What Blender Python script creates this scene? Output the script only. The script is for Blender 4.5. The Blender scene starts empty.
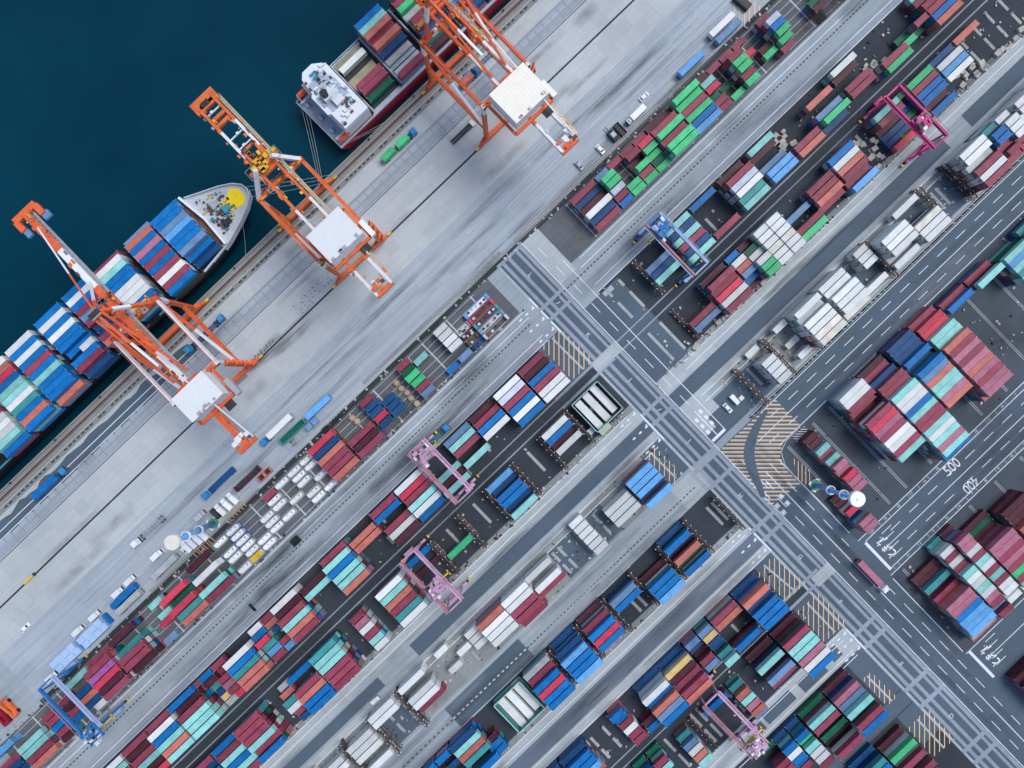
import bpy, bmesh, math, random
from mathutils import Vector, Matrix
random.seed(11)
sc = bpy.context.scene
COL = sc.collection
PI = math.pi
# ---------------------------------------------------------------- plan frame
# u runs along the container rows, v across them away from the sea; plan units
# (about 0.39 m) are read off the photograph at ground level.
TH = math.radians(43.8); CT, ST = math.cos(TH), math.sin(TH)
S = 2.58           # plan units per metre
H = 268.0          # height of the camera, metres
def uv(u, v): return (u / S, -v / S)
def px2uv(px, py, h=0.0):
    dx, dy = px - 512, py - 384
    k = H / (H - h)
    return ((dx * CT - dy * ST) / k, (dx * ST + dy * CT) / k)
def P(px, py, h=0.0):
    u, v = px2uv(px, py, h)
    return Vector((u / S, -v / S, h))
def W(u, v, z=0.0): return Vector((u / S, -v / S, z))

# ---------------------------------------------------------------- materials
MATS = {}
def new_mat(name):
    m = bpy.data.materials.new(name); m.use_nodes = True
    nt = m.node_tree; b = nt.nodes['Principled BSDF']
    return m, nt, b
def N(nt, t, **kw):
    n = nt.nodes.new(t)
    for k, v in kw.items():
        if k in n.inputs: n.inputs[k].default_value = v
        else: setattr(n, k, v)
    return n
def L(nt, a, b): nt.links.new(a, b)
def mixc(nt, fac, a, b, mode='MIX'):
    n = nt.nodes.new('ShaderNodeMix'); n.data_type = 'RGBA'; n.blend_type = mode
    for sock, val in ((n.inputs[0], fac), (n.inputs[6], a), (n.inputs[7], b)):
        if hasattr(val, 'node'): L(nt, val, sock)
        elif isinstance(val, (int, float)): sock.default_value = val
        else: sock.default_value = (*val[:3], 1)
    return n.outputs[2]
def ramp(nt, src, p0, p1, c0=0.0, c1=1.0):
    r = nt.nodes.new('ShaderNodeMapRange'); r.inputs[1].default_value = p0; r.inputs[2].default_value = p1
    r.inputs[3].default_value = c0; r.inputs[4].default_value = c1
    L(nt, src, r.inputs[0]); return r.outputs[0]
def coords(nt, scale=(1, 1, 1), rot=(0, 0, 0), kind='Object'):
    t = nt.nodes.new('ShaderNodeTexCoord'); mp = nt.nodes.new('ShaderNodeMapping')
    mp.inputs['Scale'].default_value = scale; mp.inputs['Rotation'].default_value = rot
    L(nt, t.outputs[kind], mp.inputs[0]); return mp.outputs[0]
def noise(nt, vec, scale, detail=4, rough=.55):
    n = N(nt, 'ShaderNodeTexNoise', Scale=scale, Detail=detail, Roughness=rough)
    L(nt, vec, n.inputs['Vector']); return n.outputs['Fac']

def paint_mat(name, col, rough=.55, var=.18, dirt=.25, metal=0.0, wear=(.16, .12, .10)):
    """painted steel with uneven fading, small rust and grime patches; varies per object"""
    if name in MATS: return MATS[name]
    m, nt, b = new_mat(name)
    oi = nt.nodes.new('ShaderNodeObjectInfo')
    add = nt.nodes.new('ShaderNodeVectorMath'); add.operation = 'MULTIPLY_ADD'
    comb = nt.nodes.new('ShaderNodeCombineXYZ'); 
    for i in range(3): L(nt, oi.outputs['Random'], comb.inputs[i])
    L(nt, comb.outputs[0], add.inputs[0]); add.inputs[1].default_value = (57, 83, 31)
    L(nt, coords(nt), add.inputs[2]); vec = add.outputs[0]
    f1 = noise(nt, vec, .35, 5, .6); f2 = noise(nt, vec, 1.6, 5, .65)
    hi = [min(1, c * (1 + var) + .03 * var) for c in col]; lo = [c * (1 - var) for c in col]
    c = mixc(nt, ramp(nt, f1, .35, .68), lo, hi)
    c = mixc(nt, ramp(nt, f2, .60, .74, 0, dirt), c, wear)
    br = ramp(nt, oi.outputs['Random'], 0, 1, .86, 1.12)
    hsv = N(nt, 'ShaderNodeHueSaturation'); L(nt, br, hsv.inputs['Value']); L(nt, c, hsv.inputs['Color'])
    L(nt, hsv.outputs[0], b.inputs['Base Color'])
    b.inputs['Roughness'].default_value = rough; b.inputs['Metallic'].default_value = metal; b.inputs['Specular IOR Level'].default_value = .22
    MATS[name] = m; return m

def ground_mat(name, col, var=.2, streak=.25, joints=(0, 0), jcol=None, stain=.25, staincol=(.05, .055, .06), rough=.9, fine=.12, patch=0.0, jd=.80):
    if name in MATS: return MATS[name]
    m, nt, b = new_mat(name)
    v = coords(nt)
    vs = coords(nt, (.018, .75, 1))
    c = mixc(nt, ramp(nt, noise(nt, v, .022, 5, .6), .32, .68), [x * (1 - var) for x in col], [x * (1 + var) for x in col])
    if streak:
        c = mixc(nt, ramp(nt, noise(nt, vs, .9, 4, .6), .42, .66, 0, streak), c, [x * .62 for x in col])
        vs2 = coords(nt, (.035, 1.3, 1))
        c = mixc(nt, ramp(nt, noise(nt, vs2, 1.0, 3, .6), .56, .7, 0, streak), c, [min(.8, x * 1.3) for x in col])
    if stain:
        c = mixc(nt, ramp(nt, noise(nt, v, .11, 6, .7), .56, .72, 0, stain), c, staincol)
    if fine:
        c = mixc(nt, ramp(nt, noise(nt, v, 1.4, 4, .7), .35, .7, 0, fine), c, [x * .5 for x in col])
    if patch:
        vo = N(nt, 'ShaderNodeTexVoronoi', Scale=.09); vo.feature = 'F1'; vo.distance = 'CHEBYCHEV'; L(nt, v, vo.inputs['Vector'])
        sep = nt.nodes.new('ShaderNodeSeparateColor'); L(nt, vo.outputs['Color'], sep.inputs[0])
        c = mixc(nt, ramp(nt, sep.outputs[0], .0, 1.0, 0, patch), c, [x * .6 for x in col])
    if joints[0]:
        br = N(nt, 'ShaderNodeTexBrick', Scale=1.0); br.offset = 0.0
        br.inputs['Mortar Size'].default_value = .05; br.inputs['Mortar Smooth'].default_value = .2
        br.inputs['Brick Width'].default_value = joints[0]; br.inputs['Row Height'].default_value = joints[1]
        br.inputs['Color1'].default_value = (1, 1, 1, 1); br.inputs['Color2'].default_value = (.90, .91, .92, 1); br.inputs['Mortar'].default_value = (jd, jd, jd, 1)
        L(nt, v, br.inputs['Vector'])
        c = mixc(nt, 1.0, c, br.outputs['Color'], 'MULTIPLY')
    L(nt, c, b.inputs['Base Color']); b.inputs['Roughness'].default_value = rough
    bp = N(nt, 'ShaderNodeBump', Strength=.25, Distance=.05); L(nt, noise(nt, v, 2.5, 3), bp.inputs['Height']); L(nt, bp.outputs[0], b.inputs['Normal'])
    MATS[name] = m; return m

# ---------------------------------------------------------------- mesh builder
class MB:
    def __init__(s): s.v = []; s.f = []; s.m = []; s.mats = []; s.cur = 0
    def mat(s, m):
        if m not in s.mats: s.mats.append(m)
        s.cur = s.mats.index(m); return s
    def face(s, pts):
        i = len(s.v); s.v += [tuple(p) for p in pts]; s.f.append(tuple(range(i, i + len(pts)))); s.m.append(s.cur)
    def hexa(s, lo, hi):
        i = len(s.v); s.v += [tuple(p) for p in lo] + [tuple(p) for p in hi]
        for q in ((3, 2, 1, 0), (4, 5, 6, 7), (0, 1, 5, 4), (1, 2, 6, 5), (2, 3, 7, 6), (3, 0, 4, 7)):
            s.f.append(tuple(i + j for j in q)); s.m.append(s.cur)
    def box(s, c, d, rz=0.0, taper=1.0):
        x, y, z = c; a, b_, h = d[0] / 2, d[1] / 2, d[2] / 2; cr, sr = math.cos(rz), math.sin(rz)
        def q(px, py, pz): return (x + px * cr - py * sr, y + px * sr + py * cr, z + pz)
        lo = [q(-a, -b_, -h), q(a, -b_, -h), q(a, b_, -h), q(-a, b_, -h)]
        t = taper; hi = [q(-a * t, -b_ * t, h), q(a * t, -b_ * t, h), q(a * t, b_ * t, h), q(-a * t, b_ * t, h)]
        s.hexa(lo, hi)
    def bar(s, p, q, w, h=None, w2=None, up=(0, 0, 1)):
        """rectangular bar from p to q (w across, h deep)"""
        h = h or w; p = Vector(p); q = Vector(q); d = (q - p)
        if d.length < 1e-6: return
        d.normalize(); upv = Vector(up)
        if abs(d.dot(upv)) > .95: upv = Vector((1, 0, 0))
        x = d.cross(upv).normalized(); y = x.cross(d).normalized()
        t = (w2 or w) / w
        a = [p + x * sx * w / 2 + y * sy * h / 2 for sx, sy in ((-1, -1), (1, -1), (1, 1), (-1, 1))]
        b_ = [q + x * sx * w / 2 * t + y * sy * h / 2 * t for sx, sy in ((-1, -1), (1, -1), (1, 1), (-1, 1))]
        s.hexa(a, b_)
    def tube(s, p, q, r, n=10, r2=None, cap=True):
        p = Vector(p); q = Vector(q); d = (q - p).normalized(); r2 = r if r2 is None else r2
        up = Vector((0, 0, 1)) if abs(d.z) < .95 else Vector((1, 0, 0))
        x = d.cross(up).normalized(); y = x.cross(d)
        i = len(s.v)
        for k in range(n):
            a = 2 * PI * k / n; e = x * math.cos(a) + y * math.sin(a)
            s.v.append(tuple(p + e * r)); s.v.append(tuple(q + e * r2))
        for k in range(n):
            j = (k + 1) % n; s.f.append((i + 2 * k, i + 2 * j, i + 2 * j + 1, i + 2 * k + 1)); s.m.append(s.cur)
        if cap:
            s.f.append(tuple(i + 2 * k for k in range(n))[::-1]); s.m.append(s.cur)
            s.f.append(tuple(i + 2 * k + 1 for k in range(n))); s.m.append(s.cur)
    def prism(s, pts, z0, z1, shrink=None):
        """vertical prism over a plan polygon (x, y)"""
        n = len(pts); i = len(s.v); top = shrink or pts
        s.v += [(x, y, z0) for x, y in pts] + [(x, y, z1) for x, y in top]
        s.f.append(tuple(i + k for k in range(n))[::-1]); s.m.append(s.cur)
        s.f.append(tuple(i + n + k for k in range(n))); s.m.append(s.cur)
        for k in range(n):
            j = (k + 1) % n; s.f.append((i + k, i + j, i + n + j, i + n + k)); s.m.append(s.cur)
    def sphere(s, c, r, n=10, m=6, sz=1.0):
        i = len(s.v)
        for a in range(m + 1):
            t = PI * a / m
            for k in range(n):
                p = 2 * PI * k / n
                s.v.append((c[0] + r * math.sin(t) * math.cos(p), c[1] + r * math.sin(t) * math.sin(p), c[2] + r * sz * math.cos(t)))
        for a in range(m):
            for k in range(n):
                j = (k + 1) % n
                s.f.append((i + a * n + k, i + (a + 1) * n + k, i + (a + 1) * n + j, i + a * n + j)); s.m.append(s.cur)
    def mesh(s, name, off=(0, 0, 0), smooth=False):
        me = bpy.data.meshes.new(name)
        ox, oy, oz = off
        me.from_pydata([(x - ox, y - oy, z - oz) for x, y, z in s.v], [], s.f)
        for m in s.mats: me.materials.append(m)
        me.polygons.foreach_set('material_index', s.m)
        if smooth: me.polygons.foreach_set('use_smooth', [True] * len(s.f))
        me.update(); bm = bmesh.new(); bm.from_mesh(me); bmesh.ops.recalc_face_normals(bm, faces=bm.faces); bm.to_mesh(me); bm.free()
        return me
    def build(s, name, parent=None, off=None, smooth=False):
        """link as ONE object; vertices were given in world space, or in the local space of the parent if off is None and local"""
        if off is None: off = WORLDOFF.get(parent.name, (0, 0, 0)) if parent else (0, 0, 0)
        o = bpy.data.objects.new(name, s.mesh(name, off, smooth)); COL.objects.link(o)
        if parent: o.parent = parent
        else: o.location = off
        return o
WORLDOFF = {}
def tag(o, label, cat, group=None):
    o['label'] = label; o['category'] = cat
    if group: o['group'] = group
    return o
def thing(name, label, cat, loc, rz=0.0, group=None, world=True):
    """an Empty at the base of a thing. world=True: parts are modelled in world space"""
    o = bpy.data.objects.new(name, None); COL.objects.link(o); o.location = loc; o.rotation_euler = (0, 0, rz)
    o.empty_display_size = .3
    tag(o, label, cat, group)
    if world: WORLDOFF[o.name] = tuple(loc)
    return o
def setting(name, mb, kind='structure'):
    o = mb.build(name); o['kind'] = kind; return o
def copy_thing(src, loc, rz, label=None, group=None):
    r = src.copy(); COL.objects.link(r); r.location = loc; r.rotation_euler = (0, 0, rz)
    if label: r['label'] = label
    if group: r['group'] = group
    for ch in src.children:
        c = ch.copy(); COL.objects.link(c); c.parent = r
        for g in ch.children:
            d = g.copy(); COL.objects.link(d); d.parent = c
    return r

ORD = ['first', 'second', 'third', 'fourth', 'fifth', 'sixth', 'seventh', 'eighth', 'ninth', 'tenth', 'eleventh', 'twelfth',
       'thirteenth', 'fourteenth', 'fifteenth', 'sixteenth', 'seventeenth', 'eighteenth', 'nineteenth', 'twentieth',
       'twenty-first', 'twenty-second', 'twenty-third', 'twenty-fourth', 'twenty-fifth', 'twenty-sixth', 'twenty-seventh', 'twenty-eighth', 'twenty-ninth', 'thirtieth']
# ================================================================ GROUND
G_APRON = ground_mat('apron_concrete', (.47, .51, .525), .10, .14, (5.2, 5.2), stain=.30, staincol=(.27,.29,.31), fine=.2, jd=.84)
G_APRONB = ground_mat('apron_concrete_streaked', (.385, .445, .495), .12, .42, (7.5, 3.6), stain=.26, staincol=(.20,.23,.27), fine=.2, jd=.86)
G_LANE = ground_mat('lane_concrete', (.325, .385, .425), .16, .34, (6, 4), stain=.22, fine=.12)
G_LANEL = ground_mat('light_concrete', (.42, .47, .49), .14, .18, (3.2, 3.2), stain=.18, fine=.12)
G_RUN = ground_mat('runway_concrete', (.30, .35, .41), .15, .25, (2.4, 2.4), stain=.15, fine=.15)
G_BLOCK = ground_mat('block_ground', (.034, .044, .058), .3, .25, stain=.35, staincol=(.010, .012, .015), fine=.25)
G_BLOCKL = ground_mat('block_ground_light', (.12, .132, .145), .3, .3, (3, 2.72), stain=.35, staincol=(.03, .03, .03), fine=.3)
G_ASPH = ground_mat('asphalt', (.080, .118, .158), .2, .22, stain=.22, staincol=(.035, .045, .06), fine=.14)
G_ASPHL = ground_mat('asphalt_worn', (.125, .165, .215), .2, .3, stain=.2, staincol=(.05, .06, .08), fine=.14)
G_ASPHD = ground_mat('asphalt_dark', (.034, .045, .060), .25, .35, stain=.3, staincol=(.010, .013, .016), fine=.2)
G_YARD = ground_mat('yard_asphalt', (.060, .078, .098), .25, .15, stain=.4, staincol=(.018, .022, .028), fine=.2)
G_RUBBLE = ground_mat('broken_concrete', (.31, .335, .335), .35, .0, stain=.7, staincol=(.07, .075, .08), fine=.7, patch=.75)
G_EDGE = ground_mat('quay_kerb', (.30, .30, .29), .25, .35, (4, 1), stain=.3, fine=.3)
G_DRAIN = ground_mat('drain_dark', (.030, .036, .042), .3, .2, stain=.3, fine=.2)
M_WHITE = ground_mat('road_paint_white', (.74, .79, .83), .05, .0, stain=.30, staincol=(.3, .34, .38), fine=.25)
M_WHITED = ground_mat('road_paint_worn', (.52, .56, .60), .10, .0, stain=.45, staincol=(.24, .27, .3), fine=.35)
M_ORANGE = ground_mat('road_paint_orange', (.85, .58, .33), .10, .0, stain=.3, staincol=(.4, .33, .25), fine=.3)
M_PALE = ground_mat('concrete_sleeper', (.40, .41, .40), .2, .0, (1.3, 1.3), stain=.3, fine=.3)

class Sheet:
    def __init__(s, z): s.mb = MB(); s.z0 = z; s.i = 0
    @property
    def z(s): s.i += 1; return s.z0 + (s.i * .00618) % .0170
    def rect(s, mat, u0, u1, v0, v1, dz=0):
        s.mb.mat(mat); z = s.z + dz
        s.mb.face([W(u0, v0, z), W(u0, v1, z), W(u1, v1, z), W(u1, v0, z)])
    def poly(s, mat, pts, dz=0):
        s.mb.mat(mat); z = s.z + dz; q = [W(a, b, z) for a, b in pts]
        ar = sum(q[i].x * q[(i + 1) % len(q)].y - q[(i + 1) % len(q)].x * q[i].y for i in range(len(q)))
        s.mb.face(q if ar > 0 else q[::-1])
    def line(s, mat, u0, v0, u1, v1, w=.75):
        d = math.hypot(u1 - u0, v1 - v0); a, b = -(v1 - v0) / d * w / 2, (u1 - u0) / d * w / 2
        s.poly(mat, [(u0 + a, v0 + b), (u1 + a, v1 + b), (u1 - a, v1 - b), (u0 - a, v0 - b)])
QV = -277.5       # edge of the quay
BIG = 2300
M_RUSTG = ground_mat('rail_rust', (.16, .10, .075), .3, .3, stain=.3); G_GREENISH = ground_mat('mossy_cover', (.24, .27, .25), .25, .2, (2, 2), stain=.3, fine=.3)
# --- the one big sheet of land
g = MB(); g.mat(G_LANE)
g.face([W(-BIG, QV, 0), W(-BIG, BIG, 0), W(BIG, BIG, 0), W(BIG, QV, 0)])
g.mat(G_EDGE); g.face([W(-BIG, QV, 0), W(BIG, QV, 0), W(BIG, QV, -9), W(-BIG, QV, -9)])
setting('terminal_ground', g)
# --- water
mw, nt, b = new_mat('harbour_water')
vw = coords(nt)
c = mixc(nt, ramp(nt, noise(nt, vw, .012, 4), .3, .7), (.0004, .025, .046), (.0008, .044, .070))
L(nt, c, b.inputs['Base Color']); b.inputs['Roughness'].default_value = .22; b.inputs['IOR'].default_value = 1.33; b.inputs['Specular IOR Level'].default_value = .22
bp = N(nt, 'ShaderNodeBump', Strength=.35, Distance=.25)
wv = coords(nt, (1, .55, 1), (0, 0, .5))
ad = nt.nodes.new('ShaderNodeMath'); ad.operation = 'ADD'; L(nt, noise(nt, wv, .55, 4, .6), ad.inputs[0]); L(nt, noise(nt, wv, .12, 3, .5), ad.inputs[1])
L(nt, ad.outputs[0], bp.inputs['Height']); L(nt, bp.outputs[0], b.inputs['Normal'])
g = MB(); g.mat(mw); g.face([W(-BIG, -BIG, -2.6), W(-BIG, QV + .4, -2.6), W(BIG, QV + .4, -2.6), W(BIG, -BIG, -2.6)])
setting('harbour_water', g)

# --- quay apron
s = Sheet(.004)
for mat, a, b_ in ((G_EDGE, -277.4, -258.5), (G_APRON, -258.5, -243), (G_RUN, -243, -225.5), (G_APRON, -225.5, -158), (G_APRONB, -158, -98.5), (G_DRAIN, -98.5, -93.5)):
    s.rect(mat, -560, 620, a, b_)
setting('quay_apron', s.mb)
s = Sheet(.022)
# freshly laid dark asphalt along the berth, lower left, with a ragged edge
pts = [(-560, -239.5), (-203, -239.5), (-203, -248)]
uu = -207
while uu > -560:
    pts.append((uu, -252 - 3.2 * abs(math.sin(uu * .09)) - random.uniform(0, 2.2))); uu -= random.uniform(5, 10)
pts.append((-560, -254)); s.poly(G_ASPH, pts)
# cells of the cable-cover strip
u_ = -555
while u_ < 610:
    s.rect(G_APRONB, u_, u_ + 8.6, -240.5, -235.0); s.rect(G_LANE, u_, u_ + 8.6, -233.5, -228.5, .0); u_ += 10.2
# dark cable trench and rails
s.rect(G_DRAIN, -560, 620, -193.7, -191.9)
s.rect(G_DRAIN, -560, 620, -271.3, -269.9); s.rect(M_RUSTG, -560, 620, -269.6, -268.6); s.rect(M_RUSTG, -560, 620, -275.6, -274.9); s.rect(M_WHITED, -560, 620, -264.6, -264.0); s.rect(G_GREENISH, -560, 620, -263.6, -259.6); s.rect(G_DRAIN, -560, 620, -226, -225.4)
u_ = -558
while u_ < 610:                                    # slotted drain cover behind the quay edge
    s.rect(G_BLOCK, u_, u_ + random.uniform(3.4, 4.6), -262.6, -260.9); u_ += 5.9
# skid marks near the left crane
M_SKID = ground_mat('tyre_marks', (.27, .29, .30), .3, .6, stain=.5, staincol=(.42, .45, .47), fine=.5)
for k in range(9): s.line(M_SKID, -176 + k * 4, -194 - random.uniform(0, 2), -174 + k * 4, -195.5 - random.uniform(.5, 4), random.uniform(1, 2.4))
for k in range(34):
    a, b2 = random.uniform(-106, -52), random.choice((-197.5, -201, -204.5, -208)); s.line(M_SKID, a, b2, a + random.uniform(.8, 2.2), b2 + random.uniform(.6, 2.0), random.uniform(.7, 1.5))
for k in range(70):
    a, b2 = random.uniform(-470, 560), random.uniform(-150, -101); s.line(M_SKID if k % 3 else G_APRON, a, b2, a + random.uniform(20, 90), b2 + random.uniform(-1.5, 1.5), random.uniform(.25, .7))
for (a, b_, w_, h_) in ((-12, -103, 190, 5), (-330, -100, 150, 4), (230, -101, 260, 4), (-205, -190, 40, 3)):
    s.rect(M_SKID, a - w_ / 2, a + w_ / 2, b_ - h_ / 2, b_ + h_ / 2, .002)
setting('apron_patches', s.mb)

# --- block floors, lanes
LU0, LU1 = -620, 70
RU0, RU1 = 150, 680
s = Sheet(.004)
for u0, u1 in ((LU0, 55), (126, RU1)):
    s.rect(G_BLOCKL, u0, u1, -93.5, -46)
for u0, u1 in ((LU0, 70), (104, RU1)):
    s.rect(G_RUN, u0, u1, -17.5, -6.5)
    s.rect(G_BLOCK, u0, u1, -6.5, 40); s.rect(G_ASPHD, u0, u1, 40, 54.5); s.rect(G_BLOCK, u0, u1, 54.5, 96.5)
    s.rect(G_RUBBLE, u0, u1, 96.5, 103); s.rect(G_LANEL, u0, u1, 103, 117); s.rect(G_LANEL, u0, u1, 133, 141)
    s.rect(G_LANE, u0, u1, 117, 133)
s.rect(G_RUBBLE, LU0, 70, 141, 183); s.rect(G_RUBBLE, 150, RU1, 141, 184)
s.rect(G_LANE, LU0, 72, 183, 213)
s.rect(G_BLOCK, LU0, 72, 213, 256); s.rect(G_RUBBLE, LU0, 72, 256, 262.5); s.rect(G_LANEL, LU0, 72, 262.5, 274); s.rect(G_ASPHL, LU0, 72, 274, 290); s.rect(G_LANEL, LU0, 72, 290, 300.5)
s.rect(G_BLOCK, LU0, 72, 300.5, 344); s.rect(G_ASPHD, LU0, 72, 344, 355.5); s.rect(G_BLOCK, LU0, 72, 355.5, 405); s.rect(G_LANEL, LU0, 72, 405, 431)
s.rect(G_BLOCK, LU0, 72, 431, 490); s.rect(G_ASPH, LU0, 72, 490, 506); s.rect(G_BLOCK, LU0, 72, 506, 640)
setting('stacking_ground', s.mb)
# --- crossroad, right-hand road, yard on the right
s = Sheet(.022)
s.rect(G_ASPH, 70, 104, -94.5, 640)
s.rect(G_LANEL, 104, 126, -94.5, -38); s.rect(G_LANE, 104, 126, -38, -4)
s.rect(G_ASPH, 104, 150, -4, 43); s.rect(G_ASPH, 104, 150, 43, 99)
s.rect(G_LANEL, 104, 152, 99, 117); s.rect(G_ASPH, 104, 480, 117, 133); s.rect(G_LANEL, 104, 134, 133, 160)
s.rect(G_ASPH, 510, RU1, 117, 133)
s.rect(G_ASPH, 118, 196, 150, 184); s.rect(G_LANEL, 104, 118, 160, 172); s.rect(G_ASPH, 104, 118, 172, 184)
s.rect(G_RUN, 72, 190, 184, 190)
s.rect(G_LANEL, 190, RU1, 184, 191)
s.rect(G_ASPH, 72, 690, 191, 231)
s.rect(G_ASPH, 104, 141, 231, 640)
s.rect(G_YARD, 141, 690, 231, 352); s.rect(G_ASPH, 141, 690, 352, 401); s.rect(G_YARD, 141, 690, 401, 507); s.rect(G_ASPH, 141, 690, 507, 640)
# dark asphalt strips in the left lanes
s.rect(G_ASPH, -42, -20, 146, 181); s.rect(G_ASPH, -92, -60, 146, 181); s.rect(G_ASPH, -330, -293, 150, 182); s.rect(G_ASPH, 298, 352, 150, 183); s.rect(G_ASPH, 380, 462, 148, 183); s.rect(G_ASPH, -255, 70, 117.5, 132); s.rect(G_ASPH, -274, -172, 188, 212); s.rect(G_ASPH, -620, -300, 118.5, 130)
for v0, v1 in ((-6, 40), (141, 183), (301, 343.5), (357, 404), (431, 489), (507, 545)): s.rect(G_ASPH, 42 if v0 < 300 else 47, 70, v0, v1)
setting('asphalt_road', s.mb)
s = Sheet(.042)
# concrete crane runways crossing the crossroad
for a, b_ in ((75.2, 78.8), (82.8, 86.4), (93.6, 96.6), (99.0, 102.8)):
    s.rect(G_RUN, a, b_, -94, 640)
s.rect(G_LANEL, 70, 72.6, -94, 640)
for vv, w in ((-94, 3.2), (-33.5, 3.6), (-20, 3.6), (113, 3.6), (127, 3.6), (190.5, 4.6), (212.5, 4.2), (273, 4.2), (287, 4.2), (419, 4.2), (434.5, 4.2), (494, 4.4), (516, 4.4), (578, 4.4), (594, 4.4)):
    s.rect(G_RUN, 70, 103.4, vv - w / 2, vv + w / 2, .018)
s.rect(G_LANEL, 71, 103.4, 40, 52, .020); s.rect(G_LANEL, 81, 103.4, 347, 359, .020)
s.rect(G_LANE, 40, 78, 190, 212, .0)
s.rect(G_RUN, 20, 92, 40.5, 43.5, .004); s.rect(G_RUN, 20, 92, 51, 54, .004); s.rect(G_RUN, 20, 92, 343.5, 346.5, .004); s.rect(G_RUN, 20, 92, 353.5, 356.5, .004)
# wheel runways between the paired blocks
for u0, u1 in ((LU0, 70), (104, RU1)):
    s.rect(G_RUN, u0, u1, 41.4, 42.8); s.rect(G_RUN, u0, u1, 51.0, 52.4)
for a, b_ in ((345.2, 346.4), (353.6, 354.8)): s.rect(G_RUN, LU0, 72, a, b_)
# dark patches and light patches in the bottom lane, light squares
for (u0, u1, v0, v1, mt) in ((40, 52, 411, 424, G_ASPH), (-2, 30, 413, 426, G_ASPH), (-50, -12, 412, 424, G_ASPH), (-66, -54, 413, 425, G_ASPH), (-80, -68, 411, 421, G_LANEL),
                             (128, 140, -3, 2, G_LANEL), (300, 330, -33, -18, G_RUN), (40, 66, 186, 212, G_LANEL), (-100, -40, 300.8, 303, G_LANEL)):
    s.rect(mt, u0, u1, v0, v1, .002)
# light cross strips (sleepers) in the empty bays of the dark blocks
def sleepers(us, v0, v1, mt=M_PALE, n=None):
    for uu in us:
        n = n or (2 if (v1 - v0) > 30 else 1); L_ = (v1 - v0) / n
        for k in range(n): s.rect(mt, uu - 1.5, uu + 1.5, v0 + k * L_ + 1.5, v0 + (k + 1) * L_ - 2.5)
sleepers([133, 149, 254], 13, 38); sleepers([133, 149], -3, 9)
sleepers([133.5, 149.4], 56, 97, n=1); sleepers([543, 561, 580, 598, 617, 636], 57, 95)
sleepers([-36, -111, -129, -148, -166, -185], 58, 88); sleepers([420, 437], 57, 95)
sleepers([434, 441, 180, 203, 222], 150, 176)
sleepers([-32, -80, -88, -300, -318, -214], 148, 180)
sleepers([55, 62], 222, 250); sleepers([-64, -56], 232, 256)
sleepers([-8, -28, -172, -188, -196], 308, 340); sleepers([-40, -58, -92, -100, -136, -152], 360, 402)
sleepers([-62 - 33.4 * k for k in range(16)], 22, 36); sleepers([-20 - 33.4 * k for k in range(16)], 3, 15)
setting('concrete_runways', s.mb)

# ---------------------------------------------------------------- painted markings
p = Sheet(.070)
# apron
for vv in (-247.7, -241.2): p.rect(M_WHITE, -560, -203, vv - .4, vv + .4)
for vv, a, b_ in ((-243.4, -203, 620), (-226.8, -560, 620), (-101, -400, 300), (-120, -420, -150), (-139, -300, 500), (-147, 100, 520), (-131, 120, 470), (-113, 150, 420)):
    p.rect(M_WHITED, a, b_, vv - .25, vv + .25)
# lane lines
for vv, a, b_, m_ in ((-44, LU0, 58, M_WHITE), (-36.3, LU0, 58, M_WHITE), (-14.2, LU0, 56, M_WHITE), (-7, LU0, 56, M_WHITE), (103, LU0, 60, M_WHITE), (110, LU0, 60, M_WHITE), (139.6, LU0, 62, M_WHITE), (146.5, LU0, 62, M_WHITE),
                  (213, LU0, -40, M_WHITED), (186, LU0, -40, M_WHITED), (262.8, LU0, 64, M_WHITE), (270.5, LU0, 64, M_WHITE), (292, LU0, 64, M_WHITE), (299.5, LU0, 64, M_WHITE), (407, LU0, 62, M_WHITE), (414, LU0, 62, M_WHITE), (428, LU0, 62, M_WHITE), (434.5, LU0, 62, M_WHITE),
                  (-44, 136, RU1, M_WHITE), (-36.3, 130, RU1, M_WHITE), (-14.2, 128, RU1, M_WHITE), (-7, 126, RU1, M_WHITE), (103, 140, RU1, M_WHITE), (110, 136, RU1, M_WHITE), (139.6, 128, RU1, M_WHITE), (146.5, 128, RU1, M_WHITE),
                  (192.8, 160, 690, M_WHITE), (229.3, 150, 690, M_WHITE), (211.9, 128, 690, M_WHITE), (352.8, 141, 690, M_WHITE), (358.2, 146, 690, M_WHITE), (376.9, 158, 690, M_WHITE), (395, 146, 690, M_WHITE), (400.3, 141, 690, M_WHITE),
                  (509, 141, 690, M_WHITE), (527, 160, 690, M_WHITE)):
    p.rect(m_, a, b_, vv - .36, vv + .36)
# dashed lines
def dash(vv, a, b_, on, per, m_=M_WHITE, w=.7):
    x = a
    while x < b_: p.rect(m_, x, min(b_, x + on), vv - w / 2, vv + w / 2); x += per
def dashv(uu, a, b_, on, per, m_=M_WHITE, w=.7):
    x = a
    while x < b_: p.rect(m_, uu - w / 2, uu + w / 2, x, min(b_, x + on)); x += per
dash(202.4, 137, 690, 13, 25.8); dash(220.5, 145, 690, 13, 25.8); dash(367.6, 172, 690, 13, 25.8); dash(385.5, 178, 690, 13, 25.8)
dash(-30.8, LU0, 56, 2.6, 4.6, G_DRAIN, 1.1); dash(-30.8, 92, RU1, 2.6, 4.6, G_DRAIN, 1.1)
dash(201, -172, 62, 2.6, 4.6, G_DRAIN, 1.1); dash(201, -274, -172, 3, 6.1, M_WHITE, 1.3); dash(201, LU0, -274, 3, 6, G_DRAIN, 1.1)
for uu, a, b_ in ((104, -95, 640), (122.4, -54, 181), (122.3, 238, 640), (140.3, 240, 341), (140.3, 404, 505)): p.rect(M_WHITE, uu - .4, uu + .4, a, b_)
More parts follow.
